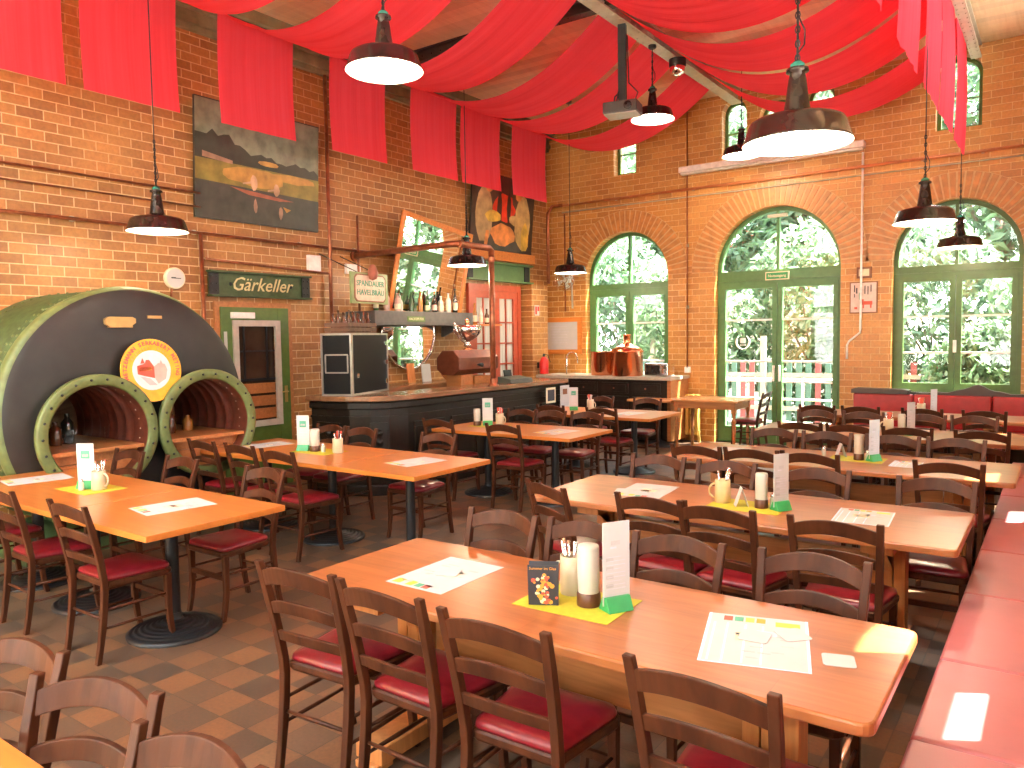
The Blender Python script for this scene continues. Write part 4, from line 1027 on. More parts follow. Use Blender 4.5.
for s_ in (-1,1):
    c = MB(); c.bb(.04,.055,s_*.64-.06,s_*.64+.06,-.12,.12)
    for i in range(2):
        for j in range(3): c.lathe([(.012,0),(.008,.008),(0,.01)], 6, 0, T(.055,s_*.64-.03+i*.06,-.08+j*.08) @ RY(PI/2), caps=False)
    c.build('corner_plate', M_IRON, t); MB().lathe([(.022,0),(.014,.012),(0,.014)], 8, 0, T(.04,s_*.42,0) @ RY(PI/2), caps=False).build('bolt', M_IRON, t)
c = MB(); text(c, 'Gärkeller', .22, T(.044,0.0,0) @ FACE_X, 0, shear=.35, bold=.001); c.build('lettering', plain('ochre lettering', (.62,.55,.28), .5), t)
tag(t, 'green steel beam sign reading Gärkeller above the green cellar door', 'sign')
# cellar door
d = empty('door_2'); d['kind'] = 'structure'
y0, y1, zt = 5.15, 6.08, 2.14; X = XL
c = MB(); c.bb(X,X+.05,y0,y0+.16,0,zt); c.bb(X,X+.05,y1-.16,y1,0,zt); c.bb(X,X+.05,y0+.16,y1-.16,1.97,zt); c.bb(X,X+.05,y0+.16,y1-.16,0,.76); c.build('door_leaf', M_GREEND, d, bevel=.004)
c = MB(); c.bb(X+.04,X+.075,y0+.14,y0+.21,.74,1.99); c.bb(X+.04,X+.075,y1-.21,y1-.14,.74,1.99); c.bb(X+.04,X+.075,y0+.21,y1-.21,.74,.81); c.bb(X+.04,X+.075,y0+.21,y1-.21,1.92,1.99); c.build('window_frame', plain('grey white frame', (.5,.46,.40), .5), d)
MB().bb(X+.01,X+.015,y0+.2,y1-.2,.8,1.93).build('pane', plain('dark reflecting door glass', (.05,.03,.02), .05, 0, var=.4, scale=4), d)
c = MB()
for yy in (y0+.31, y1-.31): c.bb(X+.02,X+.03,yy-.012,yy+.012,1.3,1.93)
c.bb(X+.02,X+.03,y0+.2,y1-.2,1.62,1.64); c.bb(X+.02,X+.03,y0+.2,y1-.2,1.28,1.31); c.build('glazing_bar', M_IRON, d)
c = MB()
for z in (.83,.98,1.13): c.bb(X+.018,X+.028,y0+.21,y1-.21,z,z+.12)
c.build('wood_panel', M_PINEX, d)
MB().bb(X+.05,X+.10,y0+.12,y0+.42,2.01,2.08).build('door_closer', M_WHITE, d, bevel=.005)
c = MB(); c.bb(X+.05,X+.06,y1-.09,y1-.05,1.0,1.2); c.tube([(X+.06,y1-.07,1.13),(X+.1,y1-.07,1.13),(X+.1,y1-.16,1.13)], .008, 6); c.build('handle', plain('brass handle', (.5,.35,.12), .35, .7), d)
c = MB(); c.bb(X,X+.03,y0-.06,y0,0,zt+.06); c.bb(X,X+.03,y1,y1+.06,0,zt+.06); c.bb(X,X+.03,y0,y1,zt,zt+.06); c.build('door_frame', M_PINEX, d)
o = MB().bb(X,X+.004,4.86+.32,5.14+.08,1.58,1.86).build('paper_notice', M_PAPER); tag(o, 'white paper notice taped beside the cellar door window', 'notice'); o.location.x = .052
# clock
t = empty('wall_clock', (XL, 4.63, 2.43)); MB().lathe([(.115,0),(.115,.04),(.105,.045)], 28, 0, RY(PI/2)).build('clock_case', M_CREAM, t); c = MB(); c.lathe([(.1,.0455),(0,.046)], 28, 0, RY(PI/2), smooth=False, caps=False); c.build('clock_face', M_PAPER, t)
c = MB(); c.bb(.047,.049,-.004,.06,-.004,.004); c.bb(.047,.049,-.05,.004,-.004,.01); c.build('clock_hand', INK['black'], t)
MB().tube([(.02,-.03,-.1),(.02,-.05,-.2)], .012, 6).build('cable_stub', M_COPPIPE, t)
tag(t, 'small round white clock on the brick wall above the boiler', 'clock')
o = MB().bb(XL,XL+.05,6.42,6.62,2.62,2.82).build('junction_box', M_WHITE, bevel=.008); tag(o, 'square white electrical box on the wall above the cellar sign', 'electrical box')
o = MB().bb(XL,XL+.05,7.05,7.3,2.62,2.75).build('speaker_box', M_WHITE, bevel=.008); tag(o, 'small white box on the wall above the brewery sign', 'electrical box')

# ------------------------------------------------------------------ paintings (generic)
def painting(name, label, M, w, h, bg, shapes, mats):
    t = empty(name); c = MB(); c.bb(-w/2,w/2,-h/2,h/2,-.035,0,0,M); c.build('canvas', [mats[0]], t)
    p = MB()
    for i, (pts, k) in enumerate(shapes):
        z = .0006 + i*.0006
        p.add([M @ Vector((a*w/2, b*h/2, z)) for a, b in pts], [tuple(range(len(pts)))], k-1)
    p.build('painted_surface', mats[1:], t, fix=False)
    return tag(t, label, 'painting')
def blob(cx, cy, rx, ry, n=14, seed=1, j=.15):
    r = random.Random(seed); return [(max(-.99,min(.99,cx + rx*math.cos(2*PI*i/n)*(1+r.uniform(-j,j)))), max(-.99,min(.99,cy + ry*math.sin(2*PI*i/n)*(1+r.uniform(-j,j))))) for i in range(n)]
pm = lambda n, c, v=.35, s=7: plain('oil paint '+n, c, .35, var=v, scale=s)
rr = random.Random(9)
ridge = [(-1+2*i/24, .42 - .30*(i/24)**.6 + rr.uniform(-.06,.06) + (.25 if i < 9 else 0)*math.sin(i/9*PI)*.6) for i in range(25)]
shp = [([(-1,-.98),(1,-.98),(1,.98),(-1,.98)], 1),
       ([(-1,-.05)] + ridge + [(1,-.1)], 2),
       ([(-1,-.42),(1,-.42),(1,-.02),(-1,.0)], 3), (blob(-.1,-.18,.5,.16,18,3), 4), (blob(.5,-.1,.4,.08,16,5), 4),
       ([(-1,-.99),(1,-.99),(1,-.42),(-1,-.36)], 5),
       ([(-.9,.12),(-.45,.04),(-.45,-.02),(-.9,.02)], 6),
       (blob(.12,.10,.18,.05,10,8), 4),
       ([(-.5,-.40),(.0,-.44),(.55,-.50),(.3,-.53),(-.2,-.50)], 7), (blob(-.12,-.27,.06,.13,10,4), 8), (blob(.25,-.34,.05,.11,10,6), 8),
       ([(-.3,-.30),(-.12,-.24),(-.12,-.28),(-.3,-.33)], 8), ([(.1,-.36),(.25,-.31),(.25,-.35),(.1,-.39)], 8), ([(.36,-.62),(.5,-.66),(.42,-.72)], 4),
       (blob(-.1,-.68,.03,.13,8,2), 6), (blob(.32,-.74,.04,.12,8,7), 6)]
painting('river_painting', 'dark river landscape painting hanging on the brick wall behind the red banner', T(XL+.075,5.74,3.76) @ RY(math.radians(3)) @ FACE_X, 1.70, 1.30, None, shp,
    [pm('dark edge',(.03,.03,.025)), pm('sky',(.16,.20,.14)), pm('trees',(.025,.032,.02)), pm('bank',(.20,.17,.03)), pm('yellow',(.42,.24,.05)), pm('water',(.045,.05,.035)), pm('boathouse',(.33,.20,.13)), pm('boat',(.33,.10,.05)), pm('rower',(.50,.33,.2))])
shp = [([(-1,-1),(1,-1),(1,1),(-1,1)], 1), (blob(0,.15,.35,.4,14,2), 2), (blob(-.15,.1,.08,.5,10,4), 3), (blob(.15,.2,.07,.4,10,4), 3), (blob(-.62,-.1,.26,.75,16,3,.08), 4), (blob(.62,-.15,.26,.72,16,6,.08), 5),
       (blob(-.35,-.1,.26,.16,12,7), 6), (blob(.35,-.12,.2,.14,12,8), 5), (blob(0,-.55,.4,.3,14,9), 7), (blob(-.5,.62,.1,.12,12,2,.05), 7), (blob(.45,.55,.1,.13,12,2,.05), 7), (blob(.72,-.55,.14,.4,12,4), 6), ([(-.6,-.98),(-.5,-.98),(-.45,-.5),(-.55,-.5)], 7), (blob(-.7,.75,.12,.1,10,3), 8)]
painting('ochre_painting', 'ochre and red abstract figure painting above the red door', T(XL+.12,10.5,3.80) @ RY(math.radians(5)) @ FACE_X, 1.74, 1.22, None, shp,
    [pm('dark edge',(.02,.015,.012)), pm('brown dark',(.05,.028,.018)), pm('deep red',(.55,.03,.01)), pm('black stroke',(.03,.015,.012)), pm('grey tan',(.40,.27,.13)), pm('tan',(.50,.33,.13)), pm('yellow ochre',(.62,.40,.06)), pm('orange',(.65,.24,.06)), pm('moss',(.12,.25,.06))])
# ledge, green beam and red door under it
o = MB().bb(XL,XL+.14,9.55,11.4,3.02,3.18).build('wall_ledge', M_ORW, bevel=.01); tag(o, 'brown timber ledge under the ochre painting', 'ledge')
t = empty('steel_lintel', (XL, 10.45, 2.84)); c = MB(); c.bb(0,.12,-.92,.92,-.16,-.135); c.bb(0,.12,-.92,.92,.135,.16); c.bb(.02,.04,-.92,.92,-.135,.135); c.build('beam_profile', plain('pale green steel', (.12,.24,.09), .45), t)
c = MB()
for y in (.80,-.80): c.bb(.04,.06,y-.07,y+.07,-.13,.13)
c.build('end_plate', M_IRON, t); tag(t, 'green steel lintel above the red door', 'lintel')
d = empty('door_3'); d['kind'] = 'structure'; y0, y1, zt = 9.6, 11.05, 2.62
c = MB()
c.bb(X,X+.06,y0,y0+.1,0,zt); c.bb(X,X+.06,y1-.1,y1,0,zt); c.bb(X,X+.06,y0+.1,y1-.1,zt-.1,zt); c.build('door_frame', M_REDDOOR, d)
ym = (y0+y1)/2
for a, b in ((y0+.1, ym), (ym, y1-.1)):
    c = MB(); c.bb(X,X+.045,a,a+.11,0,zt-.1); c.bb(X,X+.045,b-.11,b,0,zt-.1); c.bb(X,X+.045,a+.11,b-.11,0,.95); c.bb(X,X+.045,a+.11,b-.11,zt-.22,zt-.1)
    c.bb(X+.01,X+.035,(a+b)/2-.012,(a+b)/2+.012,.95,zt-.22)
    for z in (1.3,1.65,2.0): c.bb(X+.01,X+.035,a+.11,b-.11,z-.012,z+.012)
    q = c.build('door_leaf', M_REDDOOR, d)
    MB().bb(X+.006,X+.012,a+.11,b-.11,.95,zt-.22).build('curtained_pane', plain('net curtain behind glass', (.5,.5,.46), .3, var=.3, scale=5, stretch=(1,8,.3)), q)
# corner brick pier
struct(MB().bb(XL,XL+.24,11.12,11.62,0,2.66).build('pillar_1', B_Y))
t = empty('fire_extinguisher', (XL+.36, 11.30, 1.10)); MB().lathe([(.075,0),(.08,.02),(.08,.22),(.05,.28),(.02,.30)], 20).build('cylinder_tank', M_RED, t); c = MB(); c.lathe([(.02,.30),(.02,.35),(0,.352)], 10); c.tube([(0,0,.34),(.05,.05,.33),(.08,.08,.2)], .008, 6); c.build('valve_hose', M_IRON, t)
c = MB(); c.bb(-.12,0,-.04,.04,.1,.2); c.build('wall_hook', M_IRON, t)
tag(t, 'red fire extinguisher mounted on the brick pier beside the red door', 'fire extinguisher')
o = MB().bb(XL+.24,XL+.25,11.20,11.34,2.12,2.30).build('safety_sign', [M_PAPER]); tag(o, 'small red and white fire safety sign on the brick pier', 'sign'); c = MB(); c.bb(XL+.25,XL+.252,11.21,11.26,2.14,2.28); c.bb(XL+.25,XL+.252,11.28,11.33,2.2,2.28); c.build('red_symbol', M_RED, o)
# framed whiteboard on the window wall
t = empty('notice_board', (-7.43, YB, 1.76)); c = MB()
for a,b,z0,z1 in ((-.41,.41,.25,.33),(-.41,.41,-.33,-.25),(-.41,-.33,-.25,.25),(.33,.41,-.25,.25)): c.bb(a,b,-.04,0,z0,z1)
c.build('board_frame', M_ORW, t, bevel=.004); MB().bb(-.33,.33,-.02,0,-.25,.25).build('board_surface', M_PAPER, t)
c = MB()
for i in range(7): c.bb(-.25,.1+.02*(i%3),-.0215,-.02,.17-i*.05,.176-i*.05)
c.build('faint_writing', INK['lilac'], t); tag(t, 'orange framed white notice board beside the bar window', 'notice board')
# poster and box by the white conduit
t = empty('framed_poster', (-2.335, YB, 2.245)); MB().bb(-.185,.185,-.02,0,-.225,.225).build('poster_frame', INK['brown'], t); MB().bb(-.17,.17,-.024,-.02,-.21,.21).build('poster_sheet', plain('lilac poster paper', (.66,.55,.5), .5), t)
c = MB()
for (x_, z_, w_, h_, m) in ((-.12,.13,.015,.10,0),(-.09,.10,.02,.08,0),(-.12,.03,.012,.05,0),(.02,.11,.014,.12,0),(.06,.10,.014,.12,0),(.10,.13,.014,.10,0),(-.05,.02,.015,.10,1),(.05,-.08,.14,.05,2),(-.01,-.06,.03,.07,2),(.0,-.13,.02,.05,2),(.10,-.13,.02,.05,2),(-.10,-.15,.04,.03,2)):
    c.bb(x_-w_/2,x_+w_/2,-.0255,-.024,z_-h_/2,z_+h_/2,m)
c.build('poster_drawing', [INK['black'], INK['green'], INK['red']], t); tag(t, 'framed poster with small figures and a red animal drawing beside the garden door', 'poster')
t = empty('thermostat_box', (-2.33, YB, 2.60)); MB().bb(-.10,.10,-.03,0,-.08,.08).build('box_housing', INK['brown'], t, bevel=.004); c = MB(); c.bb(-.07,.07,-.033,-.03,-.05,.05); c.build('box_dial', M_CREAM, t); tag(t, 'small brown box above the framed poster', 'electrical box')
o = MB().bb(-5.06,-4.96,YB-.04,YB,1.12,1.22).build('wall_socket', M_WHITE, bevel=.006); tag(o, 'white socket at the lower end of the thin brown conduit', 'socket')
# fluorescent trunking
t = empty('strip_light', (-3.72, YB, 4.36)); MB().bb(-1.39,1.39,-.16,0,.0,.09).build('light_housing', M_WHITE, t, bevel=.01); MB().bb(-1.37,1.37,-.13,-.03,-.035,.0).build('diffuser', plain('milky diffuser', (.8,.78,.72), .3), t, bevel=.012); tag(t, 'long white strip light mounted above the garden door', 'light fitting')
# wall speaker / fan at the corner
t = empty('wall_fan', (-7.2, 11.75, 2.75)); c = MB()
for r_ in (.05,.10,.15,.19): c.tube([(r_*math.cos(a), -.05, r_*math.sin(a)) for a in [2*PI*i/24 for i in range(25)]], .005, 5)
c.build('fan_guard', M_CHROME, t); c = MB(); c.lathe([(.05,0),(.06,.05),(.05,.12),(0,.13)], 16, 0, RX(-PI/2)); c.tube([(0,.1,0),(0,.2,-.05),(0,.22,-.5)], .018, 8); c.build('fan_motor', M_STEEL, t)
c = MB()
for k in range(4): c.prism([(.03*math.cos(a)+0, .03*math.sin(a)) for a in (k*PI/2, k*PI/2+.5)] + [(.17*math.cos(a), .17*math.sin(a)) for a in (k*PI/2+.7, k*PI/2+.1)], -.035, -.028, 'xz')
c.build('fan_blade', M_STEEL, t); tag(t, 'wall mounted metal fan beside the corner pipe', 'fan')

# ------------------------------------------------------------------ back counter with copper kettles
t = empty('sideboard', (-6.25, 11.62, 0)); MB().bb(-1.25,1.28,-.42,.36,1.03,1.085).build('counter_top', plain('pale stone top', (.42,.37,.30), .3), t, bevel=.008)
MB().bb(-1.2,1.2,-.35,.34,.06,1.03).build('cabinet_body', M_DARKW, t)
for k in range(4):
    x0 = -1.12+k*.57
    c = MB(); c.bb(x0,x0+.5,-.37,-.35,.80,.98); c.bb(x0+.04,x0+.46,-.38,-.37,.83,.95); dr = c.build('drawer', M_DARKW, t, bevel=.005); MB().lathe([(.008,0),(.016,.015),(0,.025)], 10, 0, T(x0+.25,-.38,.89) @ RX(PI/2)).build('knob', M_COPPIPE, dr)
    c = MB(); c.bb(x0,x0+.5,-.37,-.35,.10,.76); c.bb(x0+.07,x0+.43,-.38,-.37,.18,.68); dr = c.build('door', M_DARKW, t, bevel=.005); MB().lathe([(.008,0),(.014,.012),(0,.02)], 10, 0, T(x0+.44,-.37,.5) @ RX(PI/2)).build('knob', M_COPPIPE, dr)
MB().bb(1.2,1.26,-.36,.34,.06,1.03).build('side_panel', M_PINEX, t)
tag(t, 'dark wooden sideboard with drawers under the bar window', 'sideboard')
t = empty('copper_kettle', (-6.32, 11.50, 1.085)); MB().lathe([(.20,0),(.21,.02),(.21,.38),(.22,.39),(.22,.40),(.19,.40)], 36).build('kettle_body', M_COPPER, t); c = MB(); c.lathe([(.012,.40),(.012,.41),(.0,.412)], 12); c.lathe([(.19,.398),(.1,.405),(0,.41)], 36, caps=False); c.build('lid', M_COPPER, t)
tag(t, 'plain cylindrical copper vat, left of the domed copper kettle', 'kettle')
t = empty('copper_kettle', (-5.84, 11.44, 1.085)); MB().lathe([(.25,0),(.26,.02),(.26,.38),(.275,.385),(.275,.41),(.26,.415)], 40).build('kettle_body', M_COPPER, t); MB().lathe([(.265,.415),(.24,.45),(.17,.49),(.09,.52),(.065,.54),(.06,.56),(.06,.66),(.068,.665),(.068,.68),(0,.685)], 40, caps=False).build('domed_lid', M_COPPER, t)
tag(t, 'copper brewing kettle with domed lid and chimney on the sideboard', 'kettle')
t = empty('toaster_oven', (-5.30, 11.52, 1.085)); MB().bb(-.2,.2,-.14,.14,.01,.21).build('oven_body', M_CHROME, t, bevel=.01); MB().bb(-.17,.07,-.145,-.14,.04,.18).build('oven_door', M_BLACK, t); c = MB()
for z in (.06,.11,.16): c.lathe([(.014,0),(.014,.012)], 12, 0, T(.13,-.14,z) @ RX(PI/2))
c.build('knob', M_COPPIPE, t); tag(t, 'small steel toaster oven beside the copper kettle', 'oven')
t = empty('gooseneck_tap', (-7.05, 11.5, 1.085)); MB().tube([(0,0,0),(0,0,.28)] + [(.11-.11*math.cos(a), 0, .28+.11*math.sin(a)) for a in [PI*i/8 for i in range(9)]] + [(.22,0,.2)], .010, 8).build('spout', M_CHROME, t); tag(t, 'thin chrome gooseneck tap at the end of the sideboard', 'tap')
# radiator
t = empty('radiator', (-5.02, 11.85, 0)); c = MB()
for i in range(7): c.bb(-.27+i*.08,-.22+i*.08,-.06,.06,.12,.78)
c.build('radiator_fins', plain('yellow radiator paint', (.75,.50,.12), .35), t); c = MB(); c.bb(-.26,.28,-.03,.03,.15,.19); c.bb(-.26,.28,-.03,.03,.70,.74)
for x_ in (-.24,.26): c.bb(x_-.015,x_+.015,-.03,.03,0,.15)
c.build('radiator_pipe', plain('yellow radiator pipe', (.6,.42,.12), .4), t); tag(t, 'yellow ribbed radiator on the window wall beside the garden door', 'radiator')

# ------------------------------------------------------------------ bar equipment
t = empty('copper_rail', (-5.98, 7.94, 1.12)); MB().lathe([(.075,0),(.075,.012),(.05,.02),(.042,.04),(.042,.10)], 24).build('base_flange', M_COPPIPE, t); MB().tube([(0,0,.05),(0,0,1.70)], .037, 14).build('post', M_COPPIPE, t)
MB().tube([(0,0,1.66),(0,0,1.74),(0,-.05,1.77),(0,-.62,1.77),(-.03,-.68,1.77),(-.10,-.70,1.77),(XL+5.98,-.70,1.75)], .040, 14).build('overhead_pipe', M_COPPIPE, t)
MB().lathe([(.08,0),(.08,.03)], 20, 0, T(XL+5.98,-.70,1.75) @ RY(PI/2)).build('wall_flange', M_COPPIPE, t)
c = MB(); c.lathe([(.048,0),(.048,.05)], 16, 0, T(0,0,1.60)); c.lathe([(.05,0),(.05,.05)], 16, 0, T(0,-.60,1.77) @ RX(PI/2)); c.build('pipe_joint', M_COPPIPE, t)
tag(t, 'thick copper pipe frame rising from the bar and running back to the wall', 'pipe frame')
t = empty('copper_still', (-6.72, 8.33, 1.12)); oc = [(.20*math.cos(PI/8+i*PI/4), .30+.19*math.sin(PI/8+i*PI/4)) for i in range(8)]
oc = [(-.10,.13),(.10,.13),(.2,.2),(.2,.36),(.1,.46),(-.1,.46),(-.2,.36),(-.2,.2)]
MB().prism(oc, -.42, .45, 'xz').build('octagonal_housing', plain('dark red copper sheet', (.16,.045,.022), .35, .4, var=.2), t, bevel=.01)
c = MB(); c.bb(-.13,.13,-.3,-.05,-1.1,.13); c.bb(-.13,.13,.0,.38,-1.1,.10); c.build('pedestal', M_PINEX, t)
c = MB(); c.lathe([(0,0),(.02,.05),(.03,.1),(.015,.12)], 12, 0, T(.2,-.05,.26) @ RY(PI/2)); c.build('tap_knob', M_IRON, t)
tag(t, 'octagonal copper-brown dispensing housing behind the bar', 'drinks dispenser')
t = empty('chrome_fountain', (-6.85, 8.50, 1.58)); c = MB(); c.lathe([(0,.04),(.06,.05),(.04,.09),(.03,.12),(.12,.16),(.19,.24),(.21,.34),(.19,.35),(.02,.34)], 28); c.build('bowl', M_CHROME, t)
MB().tube([(-.02,-.26,.38)]+[(0,-.24+.24*(1-math.cos(a)),.30-.20*math.sin(a)) for a in [PI*i/12 for i in range(7)]], .016, 8).build('swan_neck', M_CHROME, t); MB().lathe([(.07,.06),(.075,.075),(.0,.09)], 16, 0, T(0,0,-.06)).build('foot', M_COPPER, t)
MB().lathe([(.0,.34),(.03,.36),(.035,.42),(0,.45)], 12).build('finial', M_COPPER, t)
tag(t, 'shiny chrome bowl fountain on top of the copper housing', 'drinks fountain')
t = empty('cash_register', (-6.18, 8.72, 1.12)); MB().prism([(-.12,0),(.12,0),(.10,.055),(-.12,.09)], -.26, .26, 'xz').build('register_body', plain('grey green plastic', (.05,.06,.05), .5), t, bevel=.006); MB().box((-.10,-.05,.13), (.02,.16,.09), ry=-.2).build('display', M_IRON, t); tag(t, 'flat dark cash register near the end of the bar', 'cash register')
for i, (y, h, rz, nm) in enumerate(((7.35,.28,.1,'beige'), (7.55,.26,-.15,'white'))):
    o = MB().box((0,0,h/2), (.02,.16,h), ry=-.12).build('chopping_board', (M_PINE2, M_PAPER)[i]); o.location = (-6.66, y, 1.0); o.rotation_euler.z = rz
    o.location = (-7.5, 8.02+.32*i, 1.12); tag(o, '%s board leaning against the wall below the round mirror' % nm, 'board')
o = MB().bb(XL+.005,XL+.6,7.0,9.5,.0,1.12).build('back_counter', M_BARTOP, bevel=.01); tag(o, 'low brown back counter along the wall under the round mirror', 'counter')
t = empty('fruit_bowl', (-7.35, 8.72, 1.12)); MB().lathe([(.07,0),(.08,.01),(.15,.09),(.16,.11),(.15,.11),(.07,.02),(0,.02)], 26).build('bowl_shell', M_PINE2, t); tag(t, 'wooden bowl on the back counter below the mirror', 'bowl')
# small framed cards on bar front
t = empty('menu_holder', (-5.945, 9.25, .80)); MB().bb(0,.01,-.12,.12,-.0,.22).build('holder_frame', INK['cream'], t); MB().bb(.01,.013,-.09,.09,.03,.19).build('card', INK['black'], t); tag(t, 'small framed picture card fixed to the bar front', 'card')
o = MB().bb(-5.94,-5.93,9.50,9.74,.62,1.03).build('wall_menu', M_PAPER); tag(o, 'white paper menu hanging at the end of the bar front', 'menu'); c = MB(); c.bb(-5.93,-5.928,9.56,9.68,.90,.98); c.build('printed_picture', INK['brown'], o)
t = empty('mixer_tap', (-6.93, 6.12, 1.12)); MB().tube([(0,0,0),(0,0,.18),(.05,-.02,.23),(.13,-.04,.2),(.14,-.04,.16)], .014, 8).build('spout', M_IRON, t); MB().lathe([(.05,0),(.05,.03),(.03,.05)], 14).build('foot', M_IRON, t); tag(t, 'dark iron tap at the wall end of the bar', 'tap')

# ------------------------------------------------------------------ pendant lamps
def pendant(x, y, z, top, label, power=60, k=1.06, chain=True):
    t = empty('pendant_lamp', (x, y, z))
    out = [(.25,0),(.252,.006),(.246,.012),(.222,.088),(.214,.103),(.195,.114),(.10,.135),(.062,.150)]
    inn = [(.058,.143),(.10,.128),(.19,.106),(.208,.097),(.215,.086),(.24,.010),(.25,0)]
    sc_ = lambda p: [(a*k, b*k) for a, b in p]
    MB().lathe(sc_(out), 48, caps=False).build('lamp_shade', M_BLACK, t, fix=False)
    MB().lathe(sc_(inn), 48, caps=False).build('shade_lining', M_LWHITE, t, fix=False)
    MB().lathe(sc_([(.062,.150),(.058,.17),(.040,.30),(.034,.33),(.052,.335),(.050,.35),(.022,.36),(.018,.385),(0,.39)]), 24, caps=False).build('lamp_neck', M_BLACK, t)
    MB().lathe(sc_([(.030,.352),(.034,.37),(.020,.382)]), 16, caps=False).build('insulator', plain('verdigris insulator', (.02,.20,.15), .4), t)
    MB().lathe(sc_([(0,.035),(.025,.04),(.042,.065),(.040,.09),(.022,.13),(.02,.145)]), 20, caps=False).build('bulb', M_BULB, t)
    c = MB(); L = top - z; c.tube([(0,0,.38*k),(0,0,L)], .0055, 6)
    if chain:
        n = 12
        for i in range(n):
            zz = .40*k + i*.035; M = T(0,0,zz) @ RZ(PI/2*(i%2))
            c.tube([M @ Vector((.011*math.sin(a), 0, .020*math.cos(a))) for a in [2*PI*j/8 for j in range(9)]], .0035, 5)
        c.tube([(.0,0,.42*k),(.03,.01,.46*k),(.035,.0,.52*k),(.0,0,.60*k)], .004, 5)
    c.build('lamp_cable', M_IRON, t)
    MB().lathe([(.04,0),(.05,.01),(.05,.04)], 14, 0, T(0,0,L-.04)).build('ceiling_rose', M_IRON, t)
    tag(t, label, 'lamp', 'black enamel pendant lamps')
    l = bpy.data.lights.new('pendant_light', 'POINT'); l.energy = power; l.color = (1,.80,.55); l.shadow_soft_size = .05
    lo = bpy.data.objects.new('pendant_light', l); COL.objects.link(lo); lo.parent = t; lo.location = (0,0,.015)
    return t
LP = 30
pendant(-1.11, 4.05, 2.70, ZC, 'largest-looking black pendant lamp, hanging highest over the frontmost tables near the red strips', LP)
pendant(-3.84, 3.91, 3.59, ZC, 'black pendant lamp hanging high in front of the red swags over the aisle', LP)
pendant(-6.75, 3.90, 2.76, 5.2, 'black pendant lamp hanging before the red banner above the boiler', LP*.5)
pendant(-4.2, 8.95, 4.42, 5.32, 'black pendant lamp half hidden behind the ceiling projector', LP)
pendant(-1.05, 8.0, 2.74, ZC, 'black pendant lamp in front of the far right arched window, nearer of the two', LP)
pendant(-1.08, 11.3, 2.80, ZC, 'black pendant lamp closest to the far right arched window glass', LP*.5)
pendant(-6.55, 8.15, 2.72, ZC, 'black pendant lamp over the bar beside the copper pipe frame', LP)
pendant(-6.5, 10.75, 2.77, ZC, 'black pendant lamp near the room corner beside the bar window', LP)
pendant(-3.75, 10.9, 4.26, 5.5, 'black pendant lamp high before the small upper windows', LP)

# ------------------------------------------------------------------ projector, effect light
t = empty('projector', (-4.2, 8.15, 4.30), math.radians(12))
MB().bb(-.20,.20,-.14,.14,0,.13).build('projector_body', plain('dark projector plastic', (.03,.025,.022), .4), t, bevel=.012)
MB().bb(-.19,.19,-.13,.13,-.012,0).build('underside', plain('light grey plastic', (.45,.42,.38), .45), t, bevel=.004)
MB().lathe([(.045,0),(.045,.02),(.035,.022),(0,.018)], 20, 0, T(.1,-.14,.065) @ RX(PI/2)).build('lens', M_BLACK, t)
MB().bb(-.045,.045,-.03,.03,.13,1.03).build('mount_pole', M_IRON, t)
c = MB(); c.tube([(.1,.1,.13),(.16,.08,.26),(.07,.02,.36),(.05,.03,.9)], .007, 6); c.tube([(-.12,.05,.13),(-.1,.02,.22),(0,0,.3)], .009, 6); c.tube([(-.05,-.08,.13),(-.04,-.03,.26),(0,0,.32)], .009, 6); c.build('cable', M_IRON, t)
tag(t, 'dark ceiling projector on a long black pole under the ridge beam', 'projector')
t = empty('dome_light', (-4.15, 9.6, 5.32)); MB().lathe([(.10,-.10),(.11,-.08),(.11,0)], 24).build('housing', M_IRON, t); MB().lathe([(.10,-.10),(.10,-.13),(.08,-.18),(.04,-.205),(0,-.21)], 24, caps=False).build('faceted_dome', M_CHROME, t); tag(t, 'small disco dome light under the ridge beam', 'light fitting')
for y in (7.0, 8.3, 9.6): pass

